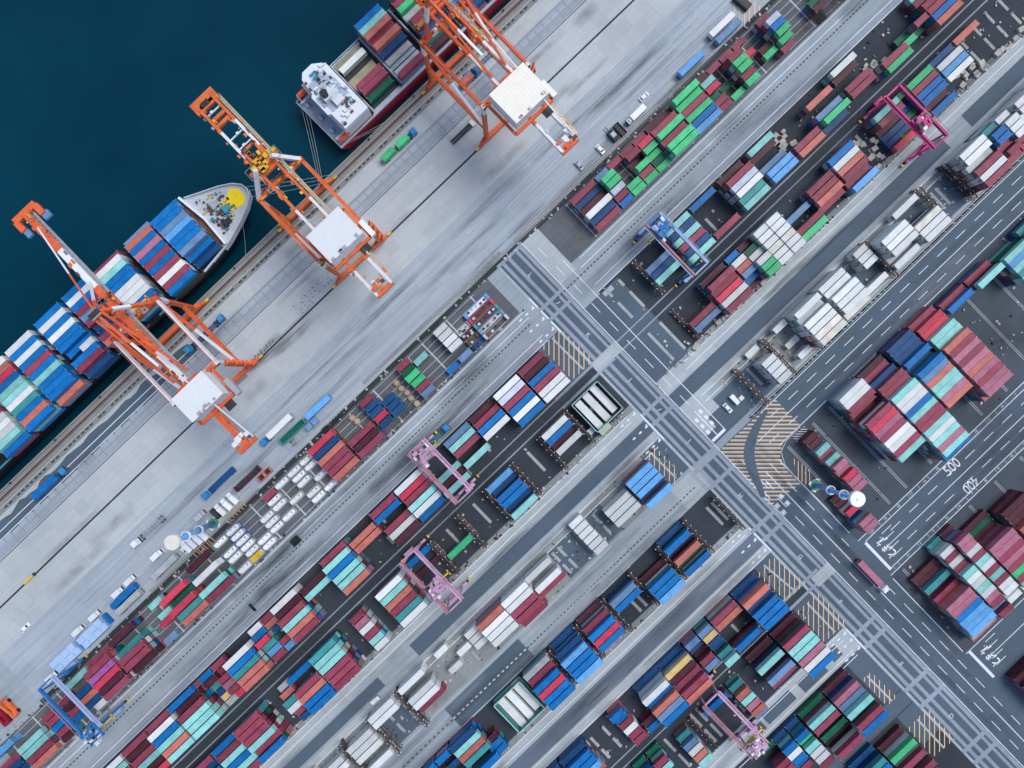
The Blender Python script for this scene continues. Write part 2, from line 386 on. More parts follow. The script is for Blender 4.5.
dashv(113.3, -80, 170, 12.6, 25.6); dashv(112.8, 214, 640, 13, 25.8); dashv(131, 236, 350, 13, 25.8); dashv(131, 404, 640, 13, 25.8)
# stop lines
for (u0, u1, v0, v1) in ((143.6, 146.6, 359, 396), (143.4, 146.4, 509, 545), (105.2, 121.8, 178.5, 181.5), (70.8, 72.2, -50, -38), (70.8, 72.2, -33, -3), (70.8, 72.2, 111, 145), (70.8, 72.2, 268, 300), (70.8, 72.2, 408, 436)):
    p.rect(M_WHITE, u0, u1, v0, v1)
# outlined bar ladders at the lane ends
for vv in (-40, -25, -11, 106.5, 124, 143, 266.7, 281, 295.6, 410.5, 420, 431):
    for k in range(3):
        p.rect(M_WHITE, 65.5 - k * 8.4, 69 - k * 8.4, vv - .8, vv + .8)
    p.rect(M_WHITE, 67.6, 69, vv - 2.2, vv + .8)
for k in range(3):                                     # lane words on the short turning lane
    p.rect(M_WHITE, 115.5, 118.8, 148 + k * 8, 152.6 + k * 8); p.rect(M_WHITE, 106.6, 109.8, 152 + k * 8, 156.5 + k * 8)
p.rect(M_WHITE, 112.4, 113.4, 146, 178)
for k, (uu, vv) in enumerate(((106.5, 250), (115.5, 246))):
    p.rect(M_WHITE, uu, uu + 1, vv, vv + 11); p.poly(M_WHITE, [(uu - .8, vv + 4.2), (uu + .5, vv - 1), (uu + 1.8, vv + 4.2)])
    for j in range(2):
        for q in range(3): p.rect(M_WHITE, uu - 1.2 + q * 1.5, uu - .2 + q * 1.5, vv + 19 + j * 9, vv + 24 + j * 9)
        p.rect(M_WHITE, uu - 1.2, uu + 2.8, vv + 21 + j * 9, vv + 22 + j * 9)
for vb in (358.2, 508):                              # lane arrows before the stop lines
    for k, vv in enumerate((5.4, 13.8 - 2, 22, 29.5)):
        p.rect(M_WHITE, 163 - k * 2.6, 176 - k * 2.6, vb + vv, vb + vv + .7)
        if k in (1, 2): p.poly(M_WHITE, [(167 - k * 2.6, vb + vv - .9), (161.4 - k * 2.6, vb + vv + .4), (167 - k * 2.6, vb + vv + 1.7)])
# double slot lines in the yard on the right
for uu in (156, 190, 213, 248, 283, 318, 352.5, 387, 421.5, 456, 490, 525):
    for d_ in (-.9, .9):
        p.rect(M_WHITED, uu + d_ - .25, uu + d_ + .25, 236, 348); p.rect(M_WHITED, uu + d_ - 2.25, uu + d_ - 1.75, 404, 500)
# white slot grid of the quayside blocks
for (u0, u1) in ((-610, 34), (163, 610)):
    for k in range(7): p.rect(M_WHITED, u0, u1, -91.0 + 7 * k - .25, -91.0 + 7 * k + .25)
    x = u0
    while x <= u1 + .1: p.rect(M_WHITED, x - .7, x + .7, -92, -48); x += 16.85 * 2
# small ticks along the double lines
for vv in (355.5, 397.6):
    x = 152
    while x < 680: p.rect(M_WHITED, x + 3, x + 3.4, vv - 2, vv + 2); x += 13.4

# hatching: stripes of one direction in the photograph's x or y, clipped to plan polygons
def clip_poly(poly, n, d, keep):
    out = []
    for i in range(len(poly)):
        a, b_ = poly[i], poly[(i + 1) % len(poly)]
        da = (a[0] * n[0] + a[1] * n[1] - d) * keep; db = (b_[0] * n[0] + b_[1] * n[1] - d) * keep
        if da >= 0: out.append(a)
        if da * db < 0:
            t = da / (da - db); out.append((a[0] + (b_[0] - a[0]) * t, a[1] + (b_[1] - a[1]) * t))
    return out
def hatch(pxpts, axis, step, w, mat, phase=0.0, dz=0.0, border=False):
    poly = [px2uv(*q) for q in pxpts]
    n = (CT, ST) if axis == 'x' else (-ST, CT)        # plan direction of the stripe spacing
    ds = [a * n[0] + b_ * n[1] for a, b_ in poly]; d = min(ds) + phase
    while d < max(ds):
        q = clip_poly(clip_poly(poly, n, d, 1), n, d + w, -1)
        if len(q) >= 3: p.poly(mat, q, dz)
        d += step
    if border:
        for i in range(len(poly)):
            a, b_ = poly[i], poly[(i + 1) % len(poly)]; p.line(mat, *a, *b_, .55)
hatch([(541, 347), (561, 329), (594, 360), (572.5, 380)], 'x', 5.0, .85, M_ORANGE, 2.5)
hatch([(646, 457), (655, 447), (679, 470), (674, 486)], 'x', 5.0, .8, M_ORANGE, 3)
hatch([(757, 575), (772, 556), (806, 583), (786, 601)], 'x', 5.0, .85, M_ORANGE, 2)
hatch([(796, 612), (818, 593), (847, 623), (824, 642)], 'x', 5.0, .85, M_ORANGE, 2)
hatch([(862, 679), (871, 672), (897, 697), (887, 706)], 'x', 5.0, .85, M_ORANGE, 2)
hatch([(907, 729), (927, 708), (955, 739), (933, 757)], 'x', 5.0, .85, M_ORANGE, 2)
hatch([(732, 8), (745, -6), (762, 8), (744, 28)], 'x', 5.0, 1.1, M_ORANGE, 2, border=False)
hatch([(775, 399), (800, 425), (783, 442), (780, 456), (786, 470), (800, 484), (770, 506), (720, 450)], 'y', 3.95, 1.15, M_ORANGE, 1)
for d_ in (0, ):
    hatch([(775, 399), (800, 425), (783, 442), (780, 456), (786, 470), (800, 484), (770, 506), (720, 450)], 'y', 3.95, .35, M_WHITED, 2.6, border=False)
hatch([(792, 437), (804, 426), (809, 431), (797, 442)], 'y', 2.4, .6, M_WHITE, .5)
hatch([(793, 458), (800, 462), (813, 474), (810, 487), (797, 478)], 'x', 3.8, .7, M_ORANGE, 1, border=False)
for q in (((552, 338), (583, 369)), ((764, 565), (796, 592)), ((807, 603), (835, 632)), ((867, 676), (892, 701)), ((917, 719), (944, 748)), ((650, 452), (676, 478))):
    p.line(G_LANEL, *px2uv(*q[0]), *px2uv(*q[1]), 2.0)
setting('painted_markings', p.mb)
# worn wheel path through the big hatched box
s = Sheet(.095)
cl = [(766, 411), (758, 424), (752, 438), (749, 453), (752, 469), (758, 484), (764, 500)]
lf, rt = [], []
for k in range(len(cl) - 1):
    p0, p1, p2, p3 = cl[max(k - 1, 0)], cl[k], cl[k + 1], cl[min(k + 2, len(cl) - 1)]
    for t in (0, .25, .5, .75):
        q = [.5 * (2 * p1[i] + (p2[i] - p0[i]) * t + (2 * p0[i] - 5 * p1[i] + 4 * p2[i] - p3[i]) * t * t + (3 * p1[i] - p0[i] - 3 * p2[i] + p3[i]) * t ** 3) for i in (0, 1)]
        w_ = 5.4 * math.sin(PI * (k + t + .35) / (len(cl) - .3)) ** .6; lf.append(px2uv(q[0] - w_, q[1])); rt.append(px2uv(q[0] + w_, q[1]))
s.poly(G_ASPH, lf + rt[::-1])
setting('worn_wheel_path', s.mb)
# rounded kerb island beside the small yard block
kb = MB(); kb.mat(G_LANEL)
pts = [px2uv(*q) for q in ((800, 427), (786, 441), (781, 452), (785, 465), (797, 479), (812, 493), (835, 517), (836, 515), (814, 491), (799, 477), (787, 464), (783, 452), (788, 441), (801.5, 428))]
for i in range(6):
    a, b_ = pts[i], pts[i + 1]; kb.bar(W(*a, .07), W(*b_, .07), .3, .14)
tag(kb.build('kerb'), 'curved pale kerb rounding the corner beside the hatched box', 'kerb')
# road barrier: low wall with posts between the reefer block and the road
kb = MB(); kb.mat(G_LANEL); kb.bar(W(150, 187.6, .35), W(690, 187.6, .35), .35, .7)
bar_root = thing('roadside_barrier', 'long low concrete barrier with dark posts between reefer block and road', 'barrier', W(150, 187.6, 0))
kb.build('wall', bar_root)
kb = MB(); kb.mat(G_DRAIN); x = 150
while x < 690: kb.box(W(x, 189.4, .5), (1.3, .4, 1.0)); x += random.uniform(3.0, 6.5)
kb.build('post', bar_root)['kind'] = 'stuff'

# ---------------------------------------------------------------- painted words
def word(txt, u, v, rz, size, sx=1.0, sy=1.0, mat=M_WHITE, z=.098, name='painted_lettering', off=.012):
    cu = bpy.data.curves.new(name, 'FONT'); cu.body = txt; cu.size = size; cu.align_x = 'CENTER'; cu.align_y = 'CENTER'; cu.offset = off * size
    o = bpy.data.objects.new('tmp', cu); COL.objects.link(o)
    dg = bpy.context.evaluated_depsgraph_get(); me = bpy.data.meshes.new_from_object(o.evaluated_get(dg)); bpy.data.objects.remove(o)
    me.materials.clear(); me.materials.append(mat)
    q = bpy.data.objects.new(name, me); COL.objects.link(q); q.location = W(u, v, z); q.rotation_euler = (0, 0, rz); q.scale = (sx, sy, 1); q['kind'] = 'structure'
    return q
word('500', *px2uv(952, 467), 0, 4.9, .95, 1.15); word('400', *px2uv(970.5, 485), PI, 4.8, .95, 1.1)
for ch, x, y in (('L', 530, 275), ('K', 588, 335), ('J', 630, 380), ('I', 689, 441), ('H', 740, 496), ('G', 800, 557), ('F', 840, 602), ('E', 901, 664), ('D', 951, 716)):
    word(ch, *px2uv(x, y), -PI / 2, 2.4, 1.0, 1.05, M_WHITED, off=.02)
for x, y in ((558, 303), (659, 410)):
    word('/', *px2uv(x, y), -PI / 2, 2.4, 1.0, 1.0, M_WHITE)
for vc in (376.9, 527):
    for k, ch in enumerate('とまれ'):
        word(ch, 157.5, vc + 8.4 - k * 8.4, PI / 2, 2.3, 1.1, 2.0, off=.03)
for k, n_ in enumerate((20, 19, 18, 17, 16, 15, 14, 13, 12, 11, 10)):
    word(str(n_), 158 + k * 18, 355.5, 0, 1.5, mat=M_WHITED)
for k, n_ in enumerate((1, 2, 3, 4, 5, 6, 7, 8, 9, 10, 11)):
    word(str(n_), 148.5 + k * 18, 397.6, 0, 1.5, mat=M_WHITED)

# loose rubble and litter along the block edges
rb = MB(); RBM = [ground_mat('rubble_light', (.46, .46, .43), .2, 0, stain=.2), ground_mat('rubble_mid', (.26, .26, .25), .2, 0, stain=.2), ground_mat('rubble_dark', (.035, .035, .035), .2, 0, stain=.2), M_PALE]
for (u0, u1, v0, v1, n_) in ((LU0, 60, 96.5, 102.5, 260), (104, 680, 96.5, 102.5, 150), (LU0, 66, 141, 182, 420), (150, 680, 141, 183, 220), (LU0, 60, 256, 262, 200), (LU0, 60, -50, -45, 120), (LU0, 40, -6, 38, 120), (126, 680, -6, 38, 120), (LU0, 60, 56, 96, 120), (126, 680, 56, 96, 120), (145, 560, 232, 350, 160), (145, 560, 402, 500, 80), (-200, 60, 302, 342, 90), (-200, 60, 357, 404, 90), (LU0, 600, -98, -93, 200)):
    for k in range(n_):
        rb.mat(random.choices(RBM, (4, 3, 3, 3))[0]); z_ = random.uniform(.12, .5); rb.box(W(random.uniform(u0, u1), random.uniform(v0, v1), z_ / 2 + .07), (random.uniform(.25, 1.2), random.uniform(.25, 1.0), z_), random.uniform(0, 3))
o = rb.build('rubble'); o['kind'] = 'stuff'; tag(o, 'loose rubble and litter strewn along the edges of the container blocks', 'rubble')

# ---------------------------------------------------------------- dirt: thin films of rubber and oil that thin out towards their edges
def smudge_mat(name, col, strength, streak):
    m, nt, bs = new_mat(name)
    bs.inputs['Base Color'].default_value = (*col, 1); bs.inputs['Roughness'].default_value = .85
    tc = nt.nodes.new('ShaderNodeTexCoord'); sp = nt.nodes.new('ShaderNodeSeparateXYZ'); L(nt, tc.outputs['UV'], sp.inputs[0])
    def hump(sock, pw):
        a = nt.nodes.new('ShaderNodeMath'); a.operation = 'MULTIPLY_ADD'; L(nt, sock, a.inputs[0]); a.inputs[1].default_value = 2; a.inputs[2].default_value = -1
        c = nt.nodes.new('ShaderNodeMath'); c.operation = 'MULTIPLY'; L(nt, a.outputs[0], c.inputs[0]); L(nt, a.outputs[0], c.inputs[1])
        d = nt.nodes.new('ShaderNodeMath'); d.operation = 'SUBTRACT'; d.inputs[0].default_value = 1; L(nt, c.outputs[0], d.inputs[1]); d.use_clamp = True
        e = nt.nodes.new('ShaderNodeMath'); e.operation = 'POWER'; L(nt, d.outputs[0], e.inputs[0]); e.inputs[1].default_value = pw; return e.outputs[0]
    f = nt.nodes.new('ShaderNodeMath'); f.operation = 'MULTIPLY'; L(nt, hump(sp.outputs[0], .7), f.inputs[0]); L(nt, hump(sp.outputs[1], .8), f.inputs[1])
    n1 = ramp(nt, noise(nt, coords(nt, (.05, .9, 1) if streak else (.12, .16, 1)), 1.0, 6, .7), .34, .68, .05, 1.0)
    g_ = nt.nodes.new('ShaderNodeMath'); g_.operation = 'MULTIPLY'; L(nt, f.outputs[0], g_.inputs[0]); L(nt, n1, g_.inputs[1])
    h_ = nt.nodes.new('ShaderNodeMath'); h_.operation = 'MULTIPLY'; L(nt, g_.outputs[0], h_.inputs[0]); h_.inputs[1].default_value = strength
    tr = nt.nodes.new('ShaderNodeBsdfTransparent'); mx = nt.nodes.new('ShaderNodeMixShader'); L(nt, h_.outputs[0], mx.inputs[0]); L(nt, tr.outputs[0], mx.inputs[1]); L(nt, bs.outputs[0], mx.inputs[2])
    L(nt, mx.outputs[0], nt.nodes['Material Output'].inputs[0]); return m
SMD = smudge_mat('tyre_film', (.06, .066, .074), .36, True); SMB = smudge_mat('oil_film', (.06, .062, .066), .30, False); SML = smudge_mat('scuffed_pale_film', (.55, .58, .60), .30, True)
me = bpy.data.meshes.new('ground_dirt'); vv_, ff_, uu_, mm_ = [], [], [], []
def film(mi, c, z):
    i0 = len(vv_); vv_.extend([tuple(W(u, v, z)) for u, v in c]); ff_.append((i0, i0 + 1, i0 + 2, i0 + 3)); uu_.extend(((0, 0), (1, 0), (1, 1), (0, 1))); mm_.append(mi)
zk = [.110]
def fz(): zk[0] += .0007; return zk[0]
film(0, [(-182, -188), (-96, -186), (-86, -198), (-182, -194.5)], fz()); film(0, [(-178, -188), (-120, -177), (-90, -187), (-178, -193)], fz()); film(0, [(-184, -187), (-140, -180), (-120, -190), (-182, -194)], fz()); film(1, [(-178, -190), (-130, -193), (-128, -203), (-172, -198)], fz())
for k in range(46):
    u, v, l_, w_ = random.uniform(-480, 560), random.uniform(-154, -100), random.uniform(40, 150), random.uniform(3, 11); film(random.choice((0, 0, 2)), [(u, v + w_), (u + l_, v + w_ + random.uniform(-2, 2)), (u + l_, v), (u, v)], fz())
for k in range(30):
    u, v, l_, w_ = random.uniform(-480, 560), random.choice((-255, -247, -222, -212, -205, -199, -188, -180, -172, -165)), random.uniform(20, 80), random.uniform(5, 14); film(random.choice((0, 1, 1, 2)), [(u, v + w_), (u + l_, v + w_), (u + l_, v), (u, v)], fz())
for u0, u1, n_ in ((-470, 62, 9), (105, 640, 8)):
    for (v0, v1, mi) in ((-30, -14, 0), (-24, -8, 0), (-43, -31, 0), (110, 118, 0), (131, 141, 0), (40, 55, 0), (-98, -88, 1), (-62, -46, 1), (-6, 6, 1), (92, 104, 1)):
        for k in range(n_):
            if random.random() < .62:
                u = random.uniform(u0, u1 - 60); l_ = random.uniform(40, 150); e_ = random.uniform(-3, 3); film(mi, [(u, v1 + e_), (min(u + l_, u1), v1 + e_), (min(u + l_, u1), v0 + e_), (u, v0 + e_)], fz())
for k in range(40):
    v0 = random.choice((186, 196, 204, 265, 276, 284, 291, 408, 416)); u = random.uniform(-420, 0); l_ = random.uniform(40, 130); film(random.choice((0, 0, 2)), [(u, v0 + 9), (min(u + l_, 66), v0 + 9), (min(u + l_, 66), v0), (u, v0)], fz())
for k in range(26):
    u = random.choice((106, 113, 124, 132)); v = random.uniform(190, 560); film(1, [(u, v + 50), (u + 7, v + 50), (u + 7, v), (u, v)], fz())
for k in range(26):
    v0 = random.choice((194, 203, 213, 221, 360, 369, 378, 387)); u = random.uniform(150, 540); film(random.choice((0, 0, 2)), [(u, v0 + 8), (u + 100, v0 + 8), (u + 100, v0), (u, v0)], fz())
for k in range(34):
    u = random.uniform(150, 480); v = random.uniform(234, 340) if k % 2 else random.uniform(402, 495); w_ = random.uniform(12, 40); film(1, [(u, v + w_), (u + w_ * 1.3, v + w_), (u + w_ * 1.3, v), (u, v)], fz())
me.from_pydata(vv_, [], ff_); uvl = me.uv_layers.new(name='UVMap')
for i, q in enumerate(uu_): uvl.data[i].uv = q
for m_ in (SMD, SMB, SML): me.materials.append(m_)
me.polygons.foreach_set('material_index', mm_); me.update()
o = bpy.data.objects.new('ground_dirt', me); COL.objects.link(o); o['kind'] = 'structure'
# ================================================================ CONTAINERS
PAL = dict(m=(.285, .054, .092), d=(.085, .022, .038), r=(.60, .052, .10), o=(.53, .165, .13), p=(.43, .155, .225), b=(.003, .158, .45), n=(.008, .070, .20),
           l=(.125, .385, .73), s=(.14, .265, .44), j=(.50, .55, .68), w=(.69, .72, .715), k=(.42, .46, .475), i=(.68, .665, .59), g=(.06, .52, .215), e=(.006, .125, .075), t=(.05, .28, .29), c=(.255, .60, .565), y=(.66, .48, .20), v=(.37, .11, .33))
CNAME = dict(m='maroon', d='dark maroon', r='bright red', o='salmon orange', p='dusty pink', b='blue', n='navy', l='light blue', s='steel blue', w='white', i='ivory', j='pale lavender', k='grey', g='bright green', e='dark green',
             t='teal', c='pale turquoise', y='tan', v='purple')
CM = {k: paint_mat('container_paint_' + CNAME[k].replace(' ', '_'), c, .5, .14 if k != 'w' else .07, .34) for k, c in PAL.items()}
M_CAST = paint_mat('corner_casting', (.50, .50, .50), .5, .1, .2)
M_ROD = paint_mat('lock_rod_steel', (.5, .52, .54), .35, .1, .1, .3)
M_VENT = paint_mat('reefer_unit_grey', (.55, .58, .60), .5, .1, .2)
M_FAN = paint_mat('fan_black', (.03, .03, .035), .5, .1, .1)
CW = 2.37; TIER = 2.6; CH = 2.58
LEN = {2: 12.05, 1: 5.95}
def body_shape(mb, Lx, dx=0, dy=0, dz=0, detail=True, cast=None, mat=None, rz=False):
    """box with inset roof and side panels; roof ribs; corner castings"""
    def T(x, y, z): return (x + dx, y + dy, z + dz)
    a, b_, h = Lx / 2, CW / 2, CH
    mb.mat(mat)
    if not detail:
        mb.box(T(0, 0, h / 2), (Lx, CW, h)); return
    f = .09
    mb.box(T(0, 0, h / 2 - .02), (Lx - .10, CW - .08, h - .06))
    for sy in (-1, 1):
        mb.box(T(0, sy * (b_ - .05), h - .06), (Lx, .10, .12)); mb.box(T(0, sy * (b_ - .05), .08), (Lx, .10, .16))
    for sx in (-1, 1):
        mb.box(T(sx * (a - .06), 0, h - .06), (.12, CW - .2, .12))
        for sy in (-1, 1): mb.box(T(sx * (a - .07), sy * (b_ - .06), h / 2), (.14, .12, h - .24))
    n = int(Lx / .76)
    for i in range(n):
        x = -a + .45 + (Lx - .9) * i / (n - 1); mb.box(T(x, 0, h - .045), (.34, CW - .3, .05))
    mb.mat(cast)
    for sx in (-1, 1):
        for sy in (-1, 1): mb.box(T(sx * (a - .10), sy * (b_ - .09), h - .02), (.22, .2, .09))
def door_shape(mb, Lx, mat, dx=0, dy=0, dz=0):
    def T(x, y, z): return (x + dx, y + dy, z + dz)
    mb.mat(mat)
    for sy in (-1, 1): mb.box(T(-Lx / 2 - .02, sy * .57, CH / 2), (.06, 1.08, CH - .3))
    mb.mat(M_ROD)
    for y in (-.85, -.3, .3, .85): mb.box(T(-Lx / 2 - .07, y, CH / 2), (.05, .05, CH - .25))
def unit_shape(mb, Lx, dx=0, dy=0, dz=0):
    def T(x, y, z): return (x + dx, y + dy, z + dz)
    mb.mat(M_VENT); mb.box(T(-Lx / 2 - .02, 0, CH / 2), (.08, 2.1, CH - .35))
    mb.mat(M_FAN); mb.box(T(-Lx / 2 - .07, 0, CH * .68), (.06, 1.5, .55)); mb.box(T(-Lx / 2 - .07, -.3, CH * .28), (.06, .9, .5))
TEMPL = {}
for ln in (1, 2):
    mb = MB(); body_shape(mb, LEN[ln], cast=M_CAST, mat=CM['m']); TEMPL['body', ln] = mb.mesh('container_body_%d' % (20 * ln))
    mb = MB(); door_shape(mb, LEN[ln], CM['m']); TEMPL['door', ln] = mb.mesh('container_door_%d' % (20 * ln))
    mb = MB(); unit_shape(mb, LEN[ln]); TEMPL['unit', ln] = mb.mesh('refrigeration_unit_%d' % (20 * ln))

CONT = []            # (key colour, ln, u, v, z, rz, label parts, group)
LOWER = []
def addc(col, ln, u, v, z, label, group, rz=0.0, reefer=False, tiers_below=0, base=0.0):
    CONT.append(dict(col=col, ln=ln, u=u, v=v, z=z, label=label, group=group, rz=rz, reefer=reefer))
    pal = {'w': 'wwwk' if reefer else 'wkcs'}.get(col, 'mmdbntcwsepo')
    for t in range(tiers_below):
        LOWER.append((random.choice(pal + col), ln, u, v, base + t * TIER, rz))
def row(name, v0, pitch, bays, dirn, reefer_white=False, base=0.04, firstword='quay', bayword='crossroad', prep='in', seaward=False):
    """bays: (u centre, size, 'col+tier ...') listed outward from the crossroad"""
    for bi, (uc, ln, spec) in enumerate(bays):
        for si, tk in enumerate(spec.split()):
            if tk == '-': continue
            col, tier = tk[0], int(tk[1])
            half = tk[2:] # 'a' / 'b' : a short one in the lower-left / upper-right half
            l2, uu = ln, uc
            if half: l2 = 1; uu = uc + (-8.5 if half == 'a' else 8.5)
            ref = reefer_white and col == 'w'
            kind = 'long' if l2 == 2 else 'short'
            word_ = CNAME[col] + ' ' + kind + (' reefer' if ref else ' container')
            lab = '%s %s from %s %s %s bay from %s %s' % (word_, ORD[si], firstword, prep, ORD[bi], bayword, name)
            if half: lab = '%s, %s end' % (lab, 'lower' if half == 'a' else 'upper')
            addc(col, l2, uu + random.uniform(-.15, .15), v0 + pitch * si + random.uniform(-.12, .12), base + (tier - 1) * TIER, lab, 'containers of ' + name, 0.0, ref, tier - 1, base)

row('of green block', -87, 7, [
    (180.5, 2, 'm2 n2 d2 w3 n2 m2'), (205.8, 1, 's2 g4 g4 j3 m2 b2'), (222.6, 1, 'm2 - - - g2 g2'), (239.5, 1, 'm2 m3 d1 g3 m2 g2'), (256.3, 1, 'm2 r3 g3 g2 e2 g2'),
    (281.6, 2, 'd2 m3 g4 m3 g4 g4'), (315.3, 2, 'g4 g3 m3 g3 b3 l3'), (340.6, 1, 'd2 c3 r3 e1 m2 m2'), (357.4, 1, 'm2 - - e1 - g2'), (374.3, 1, 'm2 m4 g4 g4 m3 g3'),
    (391.2, 1, 'm2 - r2 - - -'), (408, 1, '- - - d2 g2 -'), (424.9, 1, 'm2 j4 b4 g4 g3 m2'), (475, 1, '- - - e2 d2 -'), (492, 1, '- d2 e2 d2 - -'), (520, 2, 'm2 d2 e3 m2 - g2')], 1)
row('of blue-gantry block', -1, 7, [
    (185.4, 2, '- - s3 n3 c3 -'), (221, 2, 'c4 n4 c4 m4 n4 c4'), (257.5, 2, 'b3 - - - - m3'), (297.5, 2, 'd2 m4 j4 w4 t3 c3'), (335.5, 2, 'c3 d2 - s2 l3 l3'), (371.5, 2, '- - - - m3 o3'),
    (407.5, 2, '- o3 - s3 g4 n2'), (447, 2, 'w3 d2 - m3 m3 -'), (490, 2, '- - - - m3 g3'), (515, 1, '- - - e1 g2 -'), (532, 1, '- - - m3 e1 -'), (557, 2, 'c2 m2 m3 m3 b3 o3'), (591, 2, 'm3 b2 c3 d2 m3 -')], 1)
row('of magenta-gantry block', 59.5, 7, [
    (182, 2, '- - - m2 s2 -'), (216, 2, 'd2 m4 m3 r3 w3 m3'), (242, 1, 'b2 w3 o3 s3 b2 d1'), (258.5, 1, 'd2 e3 w3 w4 g4 g4'), (274.5, 1, 'w4 w4 w4 i4 w4 w4'), (291, 1, 'w4 w4 w4 i4 w4 w4'),
    (317, 2, '- - s2 - m3 g3'), (351, 2, '- m3 m3 o3 m2 -'), (386, 2, 'b3 w3 o3 m3 m2 l3'), (447, 2, 'c3 m3 d1 n1 n1 r2'), (470, 1, 'e2 d1 n1 e1 d1 -'), (492, 2, 'g3 m3 b3 b3 d2 b3'), (526, 2, 'n2 w3 l3 w3 - -'), (560, 2, 'o2 - - - - -')], 1)
row('of roadside block', 141.3, 7, [
    (194, 1, 'w1 - w4 w4 w4 w4'), (229, 1, 'w2 - - w1 - w2'), (255, 2, 'w5 k4 w5 w5 i5 i5'), (291, 2, 'w4 w4 w5 w5 w5 i4'), (325, 2, 'w3b w3b w3b - - w2'), (363, 2, '- w5 w5 w5 k2 w3'),
    (399, 2, 'w2 - - i4 w4 w4'), (473, 2, 'w5 w5 k4 m5 w5 m5'), (501, 1, 't4 b5 b5 m4 m5 m4'), (518, 1, 'w4 w5 w5 w5 m4 r4'), (545, 2, 'w5 w5 w4 w5 m4 m4'), (580, 2, 'w5 m5 w5 w5 w4 m4')], 1, True)
A = 3.2; T = 16.85
row('of tank block', -87, 7, [
    (A - 1 * T, 1, 'w2 w2 w2 w2 - s2'), (A - 2 * T, 1, '- - - - - b1'), (A - 3 * T, 1, '- c2 - - - -'), (A - 4 * T, 1, 'm2 e2 g3 g2 m2 s2'),
    (A - 6 * T, 1, '- - n2 n2 n2 -'), (A - 7 * T, 1, 'm2 n2 n2 r2 n2 -'), (A - 8.5 * T, 2, '- - - m3 d3 m3'), (A - 10.5 * T, 2, 'r3 n3 o3 m3 m3 o3'),
    (A - 15 * T, 1, 'm1 - - - - -'), (A - 20.5 * T, 2, 'd2 - w3 - c4 m3'), (A - 22.5 * T, 2, '- r4 e2 r4 t3 o3'), (A - 24 * T, 1, 'c2 - c2 r3 - -'), (A - 25 * T, 1, '- - - - - s1'),
    (A - 26.5 * T, 2, 'd3 - t3 m4 m4 d3'), (A - 28.5 * T, 2, 'm2 m4 v4 r4 d4 m4'), (A - 30.5 * T, 2, 'c2 - n2 o2 n2 w3b'), (A - 32 * T, 1, '- m1 d1 m1 b1 -'), (A - 33 * T, 1, '- m2 m2 b2 m2 d2'), (A - 34.5 * T, 2, '- - c3 c3 m3 o3'), (A - 36.5 * T, 2, 'l2 - m2 n3 n2 c3')], -1)
B = 27.2; q = 33.4
row('of mid-left block', -1, 7, [
    (B, 2, 'm3 d3 b4 m4 w4 w4'), (B - q, 2, 'w4 j4 m4 b4 w4 b4'), (B - 2 * q, 2, 'd2 m3 b4 w4 - -'), (B - 3 * q, 2, 's3 c3 m3 - c3 -'), (B - 4 * q, 2, '- - - c2 d2 c3'), (B - 5 * q, 2, 'w3 r3 m3 c4 w4 b3'),
    (B - 6 * q, 2, 'm3 b3 - m3 w3 d3'), (B - 7 * q, 2, '- o3 o3 - - -'), (B - 8 * q, 2, 'm3 c4 b4 c4 c4 o4'), (B - 9 * q, 2, '- d3 c3 - - -'), (B - 10 * q, 2, 'w3 d3 m4 c4 o4 m4'),
    (B - 10.75 * q, 1, 'm2 o2 n1 - m2 l2'), (B - 11.25 * q, 1, 'w2 b2 r3 t2 l2 m2'), (B - 12 * q, 2, '- w4 b4 t4 o4 o4'), (B - 12.75 * q, 1, 'm2 m1 m3 p3 m3 r2'), (B - 13.25 * q, 1, 'b2 d2 t1 n1 y1 k1'),
    (B - 14 * q, 2, 'b4 d3 m4 c4 c4 c4'), (B - 15 * q, 2, 'm3 w4 b4 c4 o4 c4'), (B - 16 * q, 2, 'm3 d3 m3 c3 d2 r3'), (B - 17 * q, 2, 'w3 c3 m3 c3 m3 b3'), (B - 18 * q, 2, 'm3 n3 c3 m3 o3 b3')], -1)
row('of lower-left block', 59.5, 7, [
    (.5, 2, 'w3 b3 d1 w2 - -'), (-73.8, 2, 'l3 n1 b3 b3 n1 c3'), (-147, 2, '- - - g2 - -'), (-184, 2, 'b1 - d1 - - -'), (-221.5, 2, 'w4 c4 o4 m4 t4 w4'), (-266, 1, 'm3 p3 w3 m3 c3 w3'),
    (-310, 2, 't4 c4 c4 m4 m4 m4'), (-343, 2, 'b3 - m4 o4 b4 b4'), (-369, 1, 'k1 o2 t3 w3 m2 n2'), (-411, 2, 'm4 m4 m4 c4 m3 b4'), (-444, 2, 'b3 m3 c3 b3 c3 m3'), (-478, 2, 'm3 n2 b3 c2 m3 m3'), (-512, 2, 'm3 b3 c3 m3 - n3')], -1)
row('of white block', 141.3, 7, [
    (28, 2, '- l4 l4 l4 n2 l4'), (-6.4, 2, '- - w3 w3 w3 -'), (-48.4, 1, 'w2 w2 w2 w2 w2 w2'), (-107, 2, '- w3 - w3 m2 -'), (-139, 2, '- w4 w4 m4 m4 m3'), (-171, 2, '- o4 w4 w4 w4 -'), (-197, 1, '- w2 w2 w2 - -'),
    (-214, 1, '- - w2 - - -'), (-232, 1, 'w2 - - w2 - -'), (-271, 2, 'w3 - w3 w3 m2 -'), (-312, 2, 'w3 w3 - - - -'), (-347, 2, '- w3 w3 w3 - w3'), (-386, 2, '- w3 w3 - - -'), (-420, 2, 'w3 w2 - w3 w3 -')], -1, True)
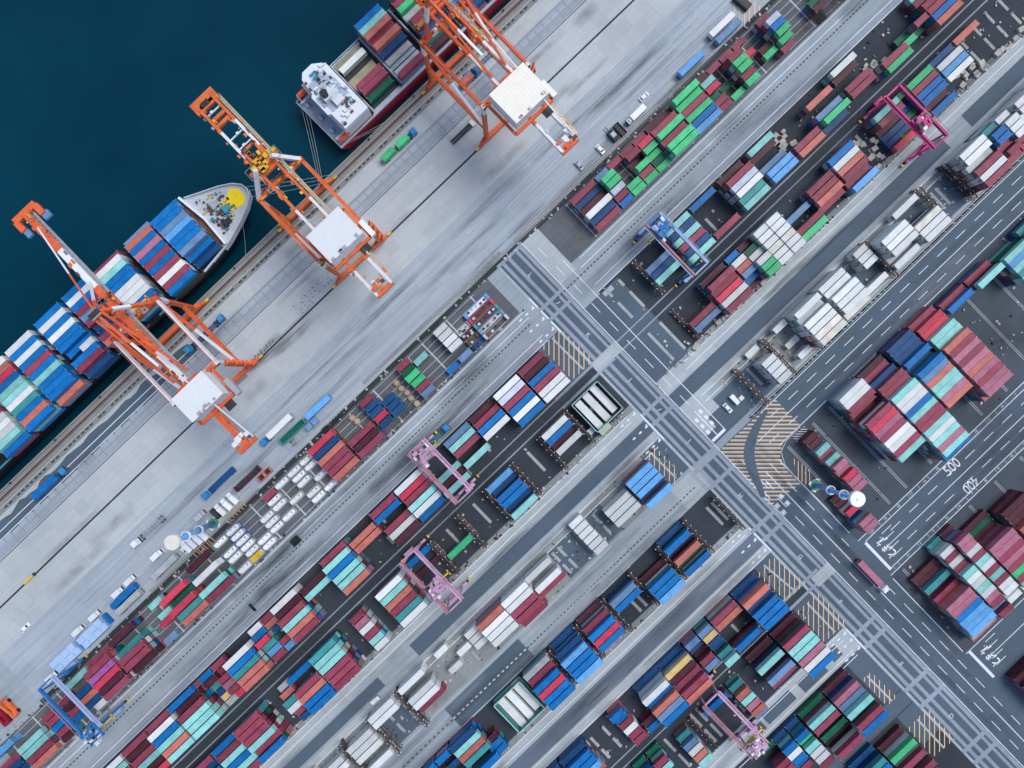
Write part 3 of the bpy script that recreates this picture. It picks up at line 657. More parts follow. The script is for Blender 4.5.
row('of blue block', 216, 7, [
    (9.5, 2, 'n1 b3 d1 o3 e1 b3'), (-27, 2, '- - d1 b4 b4 l4'), (-64, 2, '- s3 b3 - - -'), (-101, 2, 'd1 m3 b4 r4 b4 -'), (-137.5, 2, 'n1 n3 l4 b4 b4 l4'), (-174, 2, 'k3 m3 b4 r4 b4 b4'), (-256, 1, '- - - d2 b2 b2'), (-274, 2, 'n3 c3 o3 t3 - b3'),
    (-300, 1, 'b3 - n2 - b3 -'), (-318, 1, 'b3 - n3 b2 - -')], -1)
row('of orange block', 303.5, 7, [
    (28, 2, 'n1 o4 n3 b4 b4 b4'), (-5.4, 2, 'm3 o3 - - - b3'), (-30.7, 1, 's3 y3 n3 n2 t3 c4'), (-48, 1, 's3 n2 d1 m3 s3 -'), (-74, 2, 'n1 y3 d3 m3 m4 o4'), (-106, 2, 'n1 w4 b3 o4 s4 b4'), (-131, 1, '- - - - d2 b2'),
    (-149.5, 1, 'b3 b2 m2 w2 m2 m2'), (-208, 2, 'n2 b3 b3 l3 o2 -'), (-242, 2, 'n2 b3 b2 - - -')], -1)
row('of bottom block', 358.5, 7.2, [
    (28.4, 2, 'd1 m4 c4 c4 p4 w4 b4'), (-5.4, 2, 'd1 c4 n1 s4 m3 - -'), (-46, 1, '- t2 o3 c3 p3 o3 s2'), (-73, 2, '- b2 - - - - -'), (-117, 1, '- t2 s3 w3 o3 c3 -'), (-150, 1, 'e1 m3 c3 - - - -'), (-168, 1, 'e1 b3 n2 m2 - - -')], -1)
row('of corner block', 435.5, 7, [
    (26.5, 2, 'd1 p3 s3 c4 d1 m4 b4'), (-6.7, 2, 'e1 c3 m3 d1 e2 d1 m4'), (-33, 1, 'n1 b3 g2 c3 w3 w3 m3'), (-50, 1, 'n1 b3 w3 b3 b2 m2 -'), (-66, 1, 'e1 - m3 m3 - - -')], -1)
row('of lowest block', 507, 7, [(27.4, 2, '- d1 g3 d1 m3 d1 m3'), (-6, 2, 'n1 t3 b3 d1 g3 - -')], -1)
# tall block-stowed stacks: columns running away from the road
def column(name, uc, ln, v0, spec, ci, pitch=6.35):
    for si, tk in enumerate(spec.split()):
        if tk == '-': continue
        col, tier = tk[0], int(tk[1]); kind = 'long' if ln == 2 else 'short'
        lab = '%s %s container %s from the road in %s column %s' % (CNAME[col], kind, ORD[si], ORD[ci], name)
        addc(col, ln, uc + random.uniform(-.3, .3), v0 + pitch * si + random.uniform(-.04, .04), .04 + (tier - 1) * TIER, lab, 'containers ' + name, 0, False, tier - 1, .04)
YN = 'of tall yard stacks'
for ci, (uc, v0, spec) in enumerate(((231.5, 232, 'w4 w4 m4 m3 d2 m5 r5 p5 m5 w5 w5 m5 c5'), (265.5, 232, 'd2 m2 n3 m4 m4 c5 w5 w5 b5 c5 m5 m5 c5 w5 c5 p5 c5 b4'),
                                     (300, 232, 'n3 n3 n3 b4 n3 b5 s5 o5 c5 c5 p5 o5'), (335, 232, 'm2 r3 r3 c4 c4 o5 m5 p5 m5 p5 o5 p5 m5 p5 p5 o3'),
                                     (371, 237.5, 'm2 b3'), (405, 237.5, 'm2 c4'), (440, 237.5, '- c4 l4 c4 t4 c4'), (475, 237.5, 't2 c4 t4 c4 t4'))):
    column(YN, uc, 2, v0, spec, ci)
column('of small stack by light mast', 174.5, 1, 241.5, 'd2 d2 c3 m2 c3 p4 p3 r4 p4 p4', 0, 6.75)
column('of small stack past light mast', 155, 1, 304, 'd1 d1 r3 d1 p4 p4', 0, 6.75)
LN_ = 'of lower right stacks'
for ci, (uc, ln, spec) in enumerate(((167, 2, '- - d1 d1 t2 d1 m2 p4 p4 b4 l4 l4 l4 y3 p2'), (192.5, 1, 't1 w3 m3 w3 m3 c4 w4 w4 c4 w4 p4 m4 l3 m4'), (210, 1, 'd1 p4 p4 w4 m4 c4 w4 m4 c4 m4 w4 w4 k3 w3'),
                                     (236, 2, '- - d1 e1 d1 p4 p4 m4 p4 m4 g4 m4 k4 w3 w3'), (271, 2, '- - - d3 d3 d3 o4 p4 m4 c4 b4'), (128 + 47, 2, ''))):
    if spec: column(LN_, uc, ln, 404, spec, ci)
column('of far right corner stacks', 170, 2, 553, 'd2 d3 m3 n3 e3 d3 m3', 0); column('of far right corner stacks', 205, 2, 553, 'm2 d3 d3 b3 g3 n3', 1)
# ships' deck cargo
def deck(name, bays, v0, base, farthest):
    for bi, (uc, ln, spec) in enumerate(bays):
        for si, tk in enumerate(spec.split()):
            if tk == '-': continue
            col, tier = tk[0], int(tk[1]); half = tk[2:]; l2, uu = ln, uc
            if half: l2 = 1; uu = uc + (-8.5 if half == 'a' else 8.5)
            kind = 'long' if l2 == 2 else 'short'
            lab = '%s %s container %s from seaward in %s bay %s' % (CNAME[col], kind, ORD[si], ORD[bi], name)
            addc(col, l2, uu, v0 + 6.42 * si, base + (tier - 1) * TIER, lab, 'containers ' + name, 0, False, tier - 1, base)
deck('behind bow of left ship', [(-126, 2, 'b1 b3 b3 s3 l3 b3 b3 s3 b2 n1'), (-159.4, 2, 's2 o3 b3 p3 b3 m3 b3 m3 w3 m3 b3'), (-199, 2, 'm2 w3 c3 b3 b3 w3 w3 w3 b3 m3'), (-236, 2, 'b3 w3 b3 m3 s3 m3 n2 n2 m3 o3'),
     (-272, 2, 'b3 w3 b3 w3 b3 b3 b2 w3b b3 m3 n2'), (-310, 2, 'w3 b3 w3 b3 m3 b3 c3 b3 b3 b3 o2'), (-345, 2, 'w3 o3 r3 b3 c3 c3 w3 t3 b3 o3 b3'), (-381, 2, 'm2 k2 k2 m3 b3 m3 w3 w3 w3 c3 b2')], -350, 7.2, True)
deck('before deckhouse of red ship', [(105, 2, '- - w1 - - - m2 m2 e1 -'), (142, 2, 'b3 c3 o3 m2 o3 n2 k1 - k1 m2'), (184, 2, 'd2 m2 g2 k1 e1 m3 m3 n2 e1 d1'), (222, 2, 'm3 k2 m3 d2 n3 m2 b2 b3 m2 n2'), (259, 2, 'm3 b3 m3 o3 n3 m3 b3 s3 m3 b3')], -345, 6.6, True)

# choose the 300 that show largest in the photograph; all the rest is one object
def view(u, v, z):
    k = H / (H - z); a, b_ = u * k, v * k
    return 512 + a * CT + b_ * ST, 384 - a * ST + b_ * CT, k
def score(c):
    x, y, k = view(c['u'], c['v'], c['z'] + CH); half = 12 * c['ln'] / 2 + 4
    m = min(x, 1024 - x, y, 768 - y)
    inside = 1.0 if m > half else max(0.0, (m + half) / (2 * half))
    return c['ln'] * k * k * inside
for c in CONT: c['s'] = score(c)
vis = sorted([c for c in CONT if c['s'] > 0], key=lambda c: -c['s'])
seen = {}; chosen = []
for c in vis:
    if len(chosen) >= 300: break
    if c['label'] in seen: continue
    seen[c['label']] = 1; chosen.append(c)
ids = set(id(c) for c in chosen); rest = [c for c in CONT if id(c) not in ids]
def recolour(o, m):
    s_ = o.material_slots[0]; s_.link = 'OBJECT'; s_.material = m
for c in chosen:
    o = bpy.data.objects.new('refrigerated_container' if c['reefer'] else 'shipping_container', TEMPL['body', c['ln']]); COL.objects.link(o)
    o.location = W(c['u'], c['v'], c['z']); o.rotation_euler = (0, 0, c['rz']); recolour(o, CM[c['col']]); tag(o, c['label'], 'reefer container' if c['reefer'] else 'container', c['group'])
    d = bpy.data.objects.new('refrigeration_unit' if c['reefer'] else 'door', TEMPL['unit' if c['reefer'] else 'door', c['ln']]); COL.objects.link(d); d.parent = o
    if not c['reefer']: recolour(d, CM[c['col']])
VAR = {}
for k in PAL:                      # a few fixed shades of each colour for the merged containers
    VAR[k] = [CM[k]] + [paint_mat('container_paint_%s_%d' % (CNAME[k].replace(' ', '_'), i), tuple(min(.85, x * f) for x in PAL[k]), .5, .14 if k != 'w' else .07, .34) for i, f in ((1, .86), (2, 1.12))]
st = MB()
for c in rest:
    w_ = W(c['u'], c['v'], c['z']); m_ = random.choice(VAR[c['col']])
    body_shape(st, LEN[c['ln']], w_.x, w_.y, w_.z, True, M_CAST, m_)
    if c['reefer']: unit_shape(st, LEN[c['ln']], w_.x, w_.y, w_.z)
    else: door_shape(st, LEN[c['ln']], m_, w_.x, w_.y, w_.z)
for col, ln, u, v, z, rz in LOWER:
    w_ = W(u, v, z); m_ = random.choice(VAR[col]); body_shape(st, LEN[ln], w_.x, w_.y, w_.z, False, None, m_)
    st.mat(m_); door_shape(st, LEN[ln], m_, w_.x, w_.y, w_.z)
o = st.build('stacked_containers'); o['kind'] = 'stuff'; tag(o, 'remaining shipping containers of every colour filling the stacks and the ships', 'containers')
print('CONTAINERS', len(CONT), 'lower', len(LOWER), 'chosen', len(chosen), 'last score', chosen[-1]['s'])
assert max(len(c['label'].split()) for c in chosen) <= 16, max((len(c['label'].split()), c['label']) for c in chosen)
# ================================================================ CRANES, SHIPS, RACKS
M_OR = paint_mat('crane_orange', (.70, .128, .042), .5, .14, .30)
M_ORD = paint_mat('crane_orange_old', (.68, .155, .045), .55, .18, .40)
M_CWH = paint_mat('crane_white', (.74, .76, .78), .45, .05, .15)
M_ROOF = paint_mat('machinery_roof_white', (.70, .73, .74), .5, .03, .08)
M_ROOFC = paint_mat('machinery_roof_cream', (.76, .73, .64), .5, .03, .08)
M_DARK = paint_mat('dark_steel', (.035, .037, .042), .5, .2, .25)
M_RUST = paint_mat('rusty_steel', (.13, .065, .045), .7, .3, .4)
M_GALV = paint_mat('galvanised_steel', (.45, .47, .49), .4, .1, .15, .4)
M_YEL = paint_mat('safety_yellow', (.72, .47, .04), .5, .1, .2)
M_CABLE = paint_mat('cable_grey', (.20, .21, .22), .5, .1, .1)
M_ROPE = paint_mat('mooring_rope', (.42, .46, .47), .8, .1, .1)
M_GLASS, _nt, _b = new_mat('cab_glass'); _b.inputs['Base Color'].default_value = (.02, .035, .05, 1); _b.inputs['Roughness'].default_value = .08
M_TYRE = paint_mat('rubber', (.022, .022, .024), .9, .1, .1)
VW, VL = -270.5, -192.8
def banded(mb, p, q, w, h, bands):
    p = Vector(p); q = Vector(q)
    for t0, t1, m in bands: mb.mat(m); mb.bar(p.lerp(q, t0), p.lerp(q, t1), w, h)
def sts_crane(label, u0, hw, tip, back, house, roofm, twin, OR, apex=True, spread=10.0, zb=38.0, zp=32.5):
    """ship-to-shore crane. house = (u0, u1, v0, v1) of the machinery house"""
    r = thing('quay_crane', label, 'quay crane', W(u0, (VW + VL) / 2, 0), group='ship-to-shore cranes on the quay')
    ul, ur = u0 - hw, u0 + hw
    for v in (VW, VL):                               # bogies, sill beams
        mb = MB(); mb.mat(OR); mb.bar(W(ul - 7, v, 2.6), W(ur + 7, v, 2.6), 1.5, 1.7)
        for uu in (ul, ur): mb.box(W(uu, v, 3.6), (3.2, 1.7, 1.6))
        mb.build('sill_beam', r)
        for uu in (ul, ur):
            mb = MB(); mb.mat(OR)
            for k in (-1.5, -.5, .5, 1.5):
                mb.box(W(uu + k * 5.2, v, 1.25), (1.7, .9, 1.1)); mb.mat(M_DARK); mb.tube(W(uu + k * 5.2, v - .9, .45), W(uu + k * 5.2, v + .9, .45), .42); mb.mat(OR)
            mb.mat(M_YEL); mb.box(W(uu + (-12.5 if uu == ul else 12.5), v, 1.0), (1.6, .7, .9))
            mb.build('bogie', r)
    for uu in (ul, ur):
        mb = MB(); banded(mb, W(uu, VW, 3.4), W(uu, VW, zp + 1), 1.5, 1.3, ((0, .72, OR), (.72, .9, M_CWH), (.9, 1, OR))); mb.build('leg', r)
        mb = MB(); banded(mb, W(uu, VL, 3.4), W(uu, VL, zp + 1), 1.5, 1.3, ((0, .8, OR), (.8, 1, M_CWH))); mb.build('leg', r)
        mb = MB(); mb.mat(OR); mb.bar(W(uu, VW, 13), W(uu, VL, 13), 1.25, 1.5); mb.build('portal_beam', r)
        mb = MB(); banded(mb, W(uu, VW + 1, zp - .5), W(uu, VL - 2, 14), 1.0, 1.0, ((0, .45, OR), (.45, 1, M_CWH))); mb.build('diagonal_brace', r)
        mb = MB(); mb.mat(OR if twin else M_CWH); mb.bar(W(uu, VW, zp), W(uu, VL, zp), 1.0, 1.2); mb.build('portal_beam', r)
    for v in (VW, VL):
        mb = MB(); banded(mb, W(ul - 1.5, v, zp), W(ur + 1.5, v, zp), 1.5, 1.7, ((0, .22, OR), (.22, .34, M_CWH), (.34, .66, OR), (.66, .78, M_CWH), (.78, 1, OR))); mb.build('cross_beam', r)
    # boom + girder
    gs = (-8.2, 8.2) if twin else (0,)
    wid = 1.0 if twin else 2.3
    mb = MB()
    for g_ in gs:
        banded(mb, W(u0 + g_, VW - 8, zb), W(u0 + g_, tip, zb), wid, 1.7, ((0, .24, OR), (.24, .62, M_CWH), (.62, 1, OR)))
    mb.mat(OR)
    if twin:
        for f in (0.02, .16, .70, .78, .97): 
            v = VW - 8 + (tip - VW + 8) * f; mb.bar(W(u0 - 8.2, v, zb), W(u0 + 8.2, v, zb), 1.2, 1.2)
        mb.mat(M_CWH)
        for f in (.36, .50, .86):
            v = VW - 8 + (tip - VW + 8) * f; mb.bar(W(u0 - 8.2, v, zb), W(u0 + 8.2, v, zb), .4, .5); mb.box(W(u0 + random.uniform(-2, 2), v, zb + .4), (1.0, .8, .6))
        mb.mat(OR); mb.box(W(u0, tip, zb), (9.6, 4.6, 1.2)); mb.mat(M_DARK); mb.box(W(u0 - 1, tip + 2, zb + .8), (3.2, 1.7, .5))
    else:
        mb.bar(W(u0 - 12, tip, zb), W(u0 + 12, tip, zb), 2.2, 1.4); mb.box(W(u0 - 11, tip + 6, zb), (2.0, 4.0, 1.3)); mb.box(W(u0 + 11, tip + 6, zb), (2.0, 4.0, 1.3))
        mb.mat(CM['s']); mb.box(W(u0 - 10.5, tip + 14, zb - .6), (2.0, 2.6, 1.0)); mb.box(W(u0 + 12, tip + 13, zb - .6), (2.7, 2.6, 1.0))
    mb.build('boom', r)
    mb = MB(); mb.mat(OR)
    for g_ in gs:
        banded(mb, W(u0 + g_, VW - 8, zb), W(u0 + g_, back, zb), wid, 1.7, ((0, .30, OR), (.30, .52, M_CWH), (.52, .8, OR), (.8, 1, M_CWH if twin else OR)))
    mb.mat(OR); mb.bar(W(u0 - 9, VW - 6, zb), W(u0 + 9, VW - 6, zb), 1.2, 1.3); mb.bar(W(u0 - 12, VL, zb - .2), W(u0 + 12, VL, zb - .2), 1.4, 1.5)
    mb.bar(W(u0 - 9.5, back, zb), W(u0 + 9.5, back, zb), 1.6, 1.3)
    for k in range(9):                                # winches and sheaves at the rear end
        mb.mat(random.choice((OR, M_RUST, OR, M_CWH))); mb.box(W(u0 + random.uniform(-8, 8), back - random.uniform(1, 13), zb + .9), (random.uniform(.8, 2.0), random.uniform(.8, 2.0), random.uniform(.5, 1.2)))
    mb.build('rear_girder', r)
    mb = MB()
    for k in range(110):
        vv = random.uniform(tip + 6, back - 4); e_ = random.choice(gs) + random.choice((-1, 1)) * random.uniform(1.2, 3.6)
        mb.mat(random.choice((M_ORD, M_ORD, M_RUST, M_GALV, OR, M_CABLE, M_YEL))); mb.box(W(u0 + e_, vv, zb + random.uniform(.5, 1.2)), (random.uniform(.2, .7), random.uniform(.4, 1.8), random.uniform(.2, .6)))
    for k in range(60):
        mb.mat(random.choice((M_YEL, M_ORD, M_RUST, OR))); uu = random.uniform(-hw, hw); v_ = random.choice((VW, VL)); mb.box(W(u0 + uu, v_ + random.uniform(-2.6, 2.6), zp + 1.1), (random.uniform(.4, 1.6), random.uniform(.2, .6), random.uniform(.2, .6)))
    mb.build('fittings', r)['kind'] = 'stuff'
    for uu in (ul, ur):
        for s_ in (-1.6, 1.6):
            for z_ in (zp + 1.5, 14.6): mb = MB(); mb.mat(OR); mb.bar(W(uu + s_, VW, z_), W(uu + s_, VL, z_), .10, .10); mb.build('handrail', r)
    for v_ in (VW, VL):
        for s_ in (-2.4, 2.4): mb = MB(); mb.mat(OR); mb.bar(W(ul, v_ + s_, zp + 1.6), W(ur, v_ + s_, zp + 1.6), .10, .10); mb.build('handrail', r)
    # walkways with handrails along the boom
    mb = MB(); mb.mat(M_GALV)
    o_ = 8.2 + 4 if twin else 5
    mb.bar(W(u0 + o_, tip + 4, zb - .4), W(u0 + o_, back - 4, zb - .4), 1.0, .12)
    mb.mat(M_YEL if twin else M_GALV); 
    for e in (-1.4, 1.4): mb.bar(W(u0 + o_ + e, tip + 4, zb + .8), W(u0 + o_ + e, back - 4, zb + .8), .12, .12)
    v = tip + 4
    while v < back: mb.bar(W(u0 + o_ - 1.4, v, zb + .8), W(u0 + o_ + 1.4, v, zb + .8), .1, .1); v += 4.6
    mb.build('walkway', r)
    # apex frame and stays
    if apex:
        za = 55.0; va = VW + 2
        mb = MB()
        for sx in (-1, 1):
            banded(mb, W(u0 + sx * hw * .8, VW, zp), W(u0 + sx * spread * .5, va, za), 1.1, 1.1, ((0, .45, OR), (.45, .8, M_CWH), (.8, 1, OR)))
            mb.mat(OR); mb.bar(W(u0 + sx * 8, VL - 8, zb + .6), W(u0 + sx * spread * .5, va, za), .7, .7)
        mb.mat(OR); mb.bar(W(u0 - spread * .6, va, za), W(u0 + spread * .6, va, za), 1.3, 1.5)
        mb.mat(M_GALV); mb.box(W(u0, va, za + 1), (spread / S * 1.1, 2.6, .3)); mb.mat(M_DARK)
        for k in range(4): mb.tube(W(u0 - spread * .4 + k * spread * .27, va - 2, za + 1.2), W(u0 - spread * .4 + k * spread * .27, va + 2, za + 1.2), .7, 8)
        mb.build('apex_frame', r)
        for sx in ((-1, 1) if twin or spread > 9 else (0,)):
            mb = MB(); e = sx * spread * .5
            banded(mb, W(u0 + e, va, za), W(u0 + sx * 7.2, VL - 20, zb + 9), .8, .8, ((0, .55, OR), (.55, 1, M_CWH)))
            mb.build('backstay', r)
            mb = MB(); banded(mb, W(u0 + e, va, za), W(u0 + sx * 7.2, tip + 18, zb + 1), .42, .42, ((0, .45, OR), (.45, 1, M_CWH)))
            mb.build('forestay', r)
        mb = MB(); banded(mb, W(u0 + 5, va, za), W(u0 + 9, back - 2, zb + .6), .42, .42, ((0, .35, OR), (.35, 1, M_CWH))); mb.build('backstay', r)
        if not twin:
            mb = MB(); banded(mb, W(u0, va, za), W(u0, VW - 42, zb + 1), .7, .7, ((0, .4, OR), (.4, 1, M_CWH))); mb.build('forestay', r)
    else:
        mb = MB(); mb.mat(M_CWH)
        for sx in (-1, 1): mb.bar(W(u0 + sx * hw, VW, zp), W(u0 + sx * 9, VW - 10, zb + 3.5), 1.3, 1.4)
        mb.mat(OR); mb.bar(W(u0 - 16, VW - 11, zb + 1.3), W(u0 + 16, VW - 11, zb + 1.3), 1.5, 1.4); mb.mat(M_YEL)
        for k in range(10): mb.box(W(u0 + random.uniform(-15, 15), VW - 11 + random.uniform(-6, 6), zb + 2.2), (random.uniform(.8, 2), random.uniform(.8, 2), .8))
        mb.mat(M_GALV)
        for sx in (-1, 1):
            for e in (-5, 5): mb.bar(W(u0 + sx * 17 , VW - 11 + e, zb + 2.6), W(u0 + sx * 9, VW - 11 + e, zb + 2.6), .12, .12)
            mb.bar(W(u0 + sx * 17, VW - 16, zb + 2.6), W(u0 + sx * 17, VW - 6, zb + 2.6), .12, .12)
        mb.build('apex_frame', r)
    # machinery house
    a, b_, c_, d_ = house; z0, z1 = zb + 1.6, zb + 7.8
    mh = MB(); mh.mat(M_CWH); cx, cy = (a + b_) / 2, (c_ + d_) / 2; mh.box(W(cx, cy, (z0 + z1) / 2), ((b_ - a) / S - .5, (d_ - c_) / S - .5, z1 - z0))
    ho = mh.build('machinery_house', r)
    rf = MB(); rf.mat(roofm); rf.box(W(cx, cy, z1 + .18), ((b_ - a) / S, (d_ - c_) / S, .36)); n = 12
    for k in range(n): rf.box(W(a + (b_ - a) * (k + .5) / n, cy, z1 + .38), (.10, (d_ - c_) / S - .3, .06))
    rf.mat(M_GALV)
    for k in range(5): rf.box(W(a + random.uniform(3, b_ - a - 3), d_ - random.uniform(.8, 3), z1 + .7), (random.uniform(.6, 1.3), random.uniform(.6, 1.1), .7))
    WORLDOFF[ho.name] = WORLDOFF[r.name]; rf.build('roof', ho)
    mb = MB(); mb.mat(OR); mb.bar(W(a - 2, c_ - 1.5, z0 - .6), W(b_ + 2, c_ - 1.5, z0 - .6), 1.1, 1.1); mb.bar(W(a - 2, d_ + 1.5, z0 - .6), W(b_ + 2, d_ + 1.5, z0 - .6), 1.1, 1.1)
    for e in (a - 2, b_ + 2): mb.bar(W(e, c_ - 1.5, z0 - .6), W(e, d_ + 1.5, z0 - .6), .8, 1.1)
    mb.mat(M_CWH if twin else M_GALV); mb.box(W(b_ + 5, cy + 10, z0), (1.8, 6.5, 2.2)); mb.mat(M_DARK); mb.box(W(b_ - 8, d_ + 6, z0 - .6), (3.4, 3.0, .4))
    mb.build('house_frame', r)
    # trolley, cab, spreader
    vt = VW - 24 if twin else VW - 16
    mb = MB(); mb.mat(OR); 
    for k in (-1, 1): mb.bar(W(u0 + k * 6.2, vt - 8, zb + 1.2), W(u0 + k * 6.2, vt + 8, zb + 1.2), .8, .8); mb.bar(W(u0 - 8, vt + k * 7, zb + 1.2), W(u0 + 8, vt + k * 7, zb + 1.2), .8, .8)
    for k in range(6): mb.mat(random.choice((M_YEL, M_CABLE, M_RUST))); mb.box(W(u0 + random.uniform(-6, 6), vt + random.uniform(-6, 6), zb + 1.9), (random.uniform(.6, 1.6), random.uniform(.6, 1.6), .8))
    mb.build('trolley', r)
    mb = MB(); mb.mat(M_CWH); mb.box(W(u0 + 3, vt + 12, zb - 3), (2.3, 2.4, 2.4)); mb.mat(M_GLASS); mb.box(W(u0 + 3, vt + 8.7, zb - 3.2), (2.0, .2, 1.7)); mb.build('cab', r)
    mb = MB(); mb.mat(M_YEL); mb.box(W(u0, vt, 24), (12.0, .7, .5)); mb.box(W(u0 - 14.5, vt, 24), (.5, 2.4, .5)); mb.box(W(u0 + 14.5, vt, 24), (.5, 2.4, .5)); mb.box(W(u0, vt, 25), (3.4, 2.0, .8)); mb.mat(M_DARK)
    for k in (-1, 1):
        for j in (-1, 1): mb.tube(W(u0 + k * 3, vt + j * 2, 25.2), W(u0 + k * 3, vt + j * 2, zb + 1), .05, 5)
    mb.build('spreader', r)
    # stairs and ladders down the right landside leg
    mb = MB(); mb.mat(OR)
    for k in range(7): z = 4 + k * 4; mb.box(W(ur + 4.2, VL + 2, z), (2.4, 1.1, .12)); mb.bar(W(ur + 2, VL + 2 + (k % 2) * 2, z), W(ur + 6, VL + 2 + (k % 2) * 2, z + 4), .7, .12)
    mb.build('stairs', r)
    return r
sts_crane('orange and white crane with cream-roofed house beside the red ship, nearest the top', 177, 27, -378, -113, (152, 191, -186, -153), M_ROOFC, True, M_OR, True, 26, 38)
sts_crane('orange crane with white house and twin-girder boom lowered over water between the two ships', -22.5, 25.5, -357, -134, (-39, -2, -206, -176), M_ROOF, True, M_ORD, False)
sts_crane('orange and white single-boom crane with tall apex over the blue-laden left ship', -200, 26, -395, -119, (-213, -178, -186, -160), M_ROOF, False, M_OR, True, 8, 38)

# ---------------------------------------------------------------- rubber-tyred gantries
M_MAG = paint_mat('gantry_magenta', (.42, .02, .15), .45, .12, .2)
M_MAGL = paint_mat('gantry_magenta_bright', (.62, .06, .26), .45, .12, .2)
M_LIL = paint_mat('gantry_lilac', (.50, .30, .44), .55, .2, .35)
M_LILD = paint_mat('gantry_old_pink', (.38, .17, .18), .55, .2, .35)
M_BLU = paint_mat('gantry_blue', (.02, .17, .44), .45, .12, .2)
M_BLUL = paint_mat('gantry_pale_blue', (.32, .42, .60), .5, .08, .2)
def rtg(label, uc, v0, v1, vt, ca, cb, cm, z=16.0, gap=16.5):
    """rubber-tyred gantry crane; ca/cb girder paints, cm machinery paint; vt trolley position"""
    r = thing('gantry_crane', label, 'gantry crane', W(uc, (v0 + v1) / 2, 0), group='rubber-tyred gantry cranes')
    for k, (e, m_) in enumerate(((-gap / 2, ca), (gap / 2, cb))):
        mb = MB(); mb.mat(m_); mb.bar(W(uc + e, v0 - 3, z), W(uc + e, v1 + 3, z), .72, 1.2)
        mb.mat(cb); o_ = -2.2 if k == 0 else 2.2
        mb.bar(W(uc + e + o_, v0 - 3, z - .2), W(uc + e + o_, v1 + 3, z - .2),   .5, .1); mb.bar(W(uc + e + o_ * 1.5, v0 - 3, z + .8), W(uc + e + o_ * 1.5, v1 + 3, z + .8), .1, .1)
        mb.build('girder', r)
    for v in (v0, v1):
        for e in (-gap / 2, gap / 2):
            mb = MB(); mb.mat(cm); mb.bar(W(uc + e * 1.05, v, 2.2), W(uc + e, v, z - .6), .6, .6); mb.build('leg', r)
        mb = MB(); mb.mat(cm); mb.bar(W(uc - gap / 2 - 6, v, 1.9), W(uc + gap / 2 + 6, v, 1.9), .95, 1.0); mb.mat(cb); mb.box(W(uc + random.choice((-5, 5)), v + (2.4 if v == v1 else -2.4), 3.2), (4.2, 1.4, 2.0)); mb.build('sill_beam', r)
        mb = MB(); mb.mat(cm if v == v0 else cb); mb.bar(W(uc - gap / 2, v + (-2.6 if v == v0 else 2.6), z), W(uc + gap / 2, v + (-2.6 if v == v0 else 2.6), z), .55, .8); mb.build('end_tie', r)
        for e in (-gap / 2 - 4, gap / 2 + 4):
            mb = MB(); mb.mat(M_TYRE)
            for j in (-2.1, 2.1): mb.tube(W(uc + e + j, v - .9, .75), W(uc + e + j, v + .9, .75), .75, 12)
            mb.mat(M_YEL); mb.box(W(uc + e + (-5.3 if e < 0 else 5.3), v, 1.0), (.6, 1.2, .8)); mb.build('wheel_pair', r)
    mb = MB(); mb.mat(cm)
    for k in (-1, 1): mb.bar(W(uc + k * gap * .46, vt - 8, z + 1.0), W(uc + k * gap * .46, vt + 8, z + 1.0), .7, .6)
    mb.box(W(uc, vt, z + 1.1), (gap / S * .9, 5.2, .35))
    for k in range(34):
        mb.mat(random.choice((cm, cm, M_CWH, M_DARK, cb, M_CABLE))); mb.box(W(uc + random.uniform(-7, 7), vt + random.uniform(-6, 6), z + 1.7), (random.uniform(.5, 1.9), random.uniform(.5, 1.9), random.uniform(.5, 1.5)))
    mb.mat(cm); mb.tube(W(uc - 4, vt, z + 2.0), W(uc + 4, vt, z + 2.0), .75, 12)
    mb.build('trolley', r)
    mb = MB(); mb.mat(M_CWH); mb.box(W(uc - gap * .36, vt + 8.5, z - 1.6), (1.5, 1.8, 1.9)); mb.mat(M_GLASS); mb.box(W(uc - gap * .36, vt + 11, z - 1.8), (1.3, .12, 1.3)); mb.build('cab', r)
    mb = MB(); mb.mat(M_YEL); mb.box(W(uc, vt, 11.4), (11.6, .6, .4)); mb.box(W(uc - 14.5, vt, 11.4), (.4, 2.3, .4)); mb.box(W(uc + 14.5, vt, 11.4), (.4, 2.3, .4)); mb.box(W(uc, vt, 12), (2.8, 1.6, .7)); mb.mat(M_DARK)
    for k in (-1, 1):
        for j in (-1, 1): mb.tube(W(uc + k * 2.4, vt + j * 2, 12), W(uc + k * 3, vt + j * 2, z + .8), .05, 5)
    mb.build('spreader', r)
rtg('dark blue gantry with pale blue right-hand girder, over the turquoise and navy stacks', 203, -17.5, 42.5, -8, M_LILD, M_BLUL, M_BLU)
rtg('magenta gantry with bright magenta trolley, over the stacks at upper right', 448.5, 51.5, 112, 89, M_MAG, M_MAG, M_MAGL)
rtg('lilac gantry with trolley at its upper end, beside the red and white stacks', -105.5, -17.5, 42.5, -9, M_LILD, M_LIL, M_LIL)
rtg('lilac gantry with trolley at lower end, below the green lone container', -183, 51.5, 111, 88, M_LILD, M_LIL, M_LIL)
rtg('lilac gantry standing at the bottom edge over the lowest lane', -70, 346, 408, 404, M_LILD, M_LIL, M_LIL)
rtg('bright blue gantry in the lower left corner beside the maroon stacks', -511, -98, -38, -35, M_BLU, M_BLUL, M_BLU)

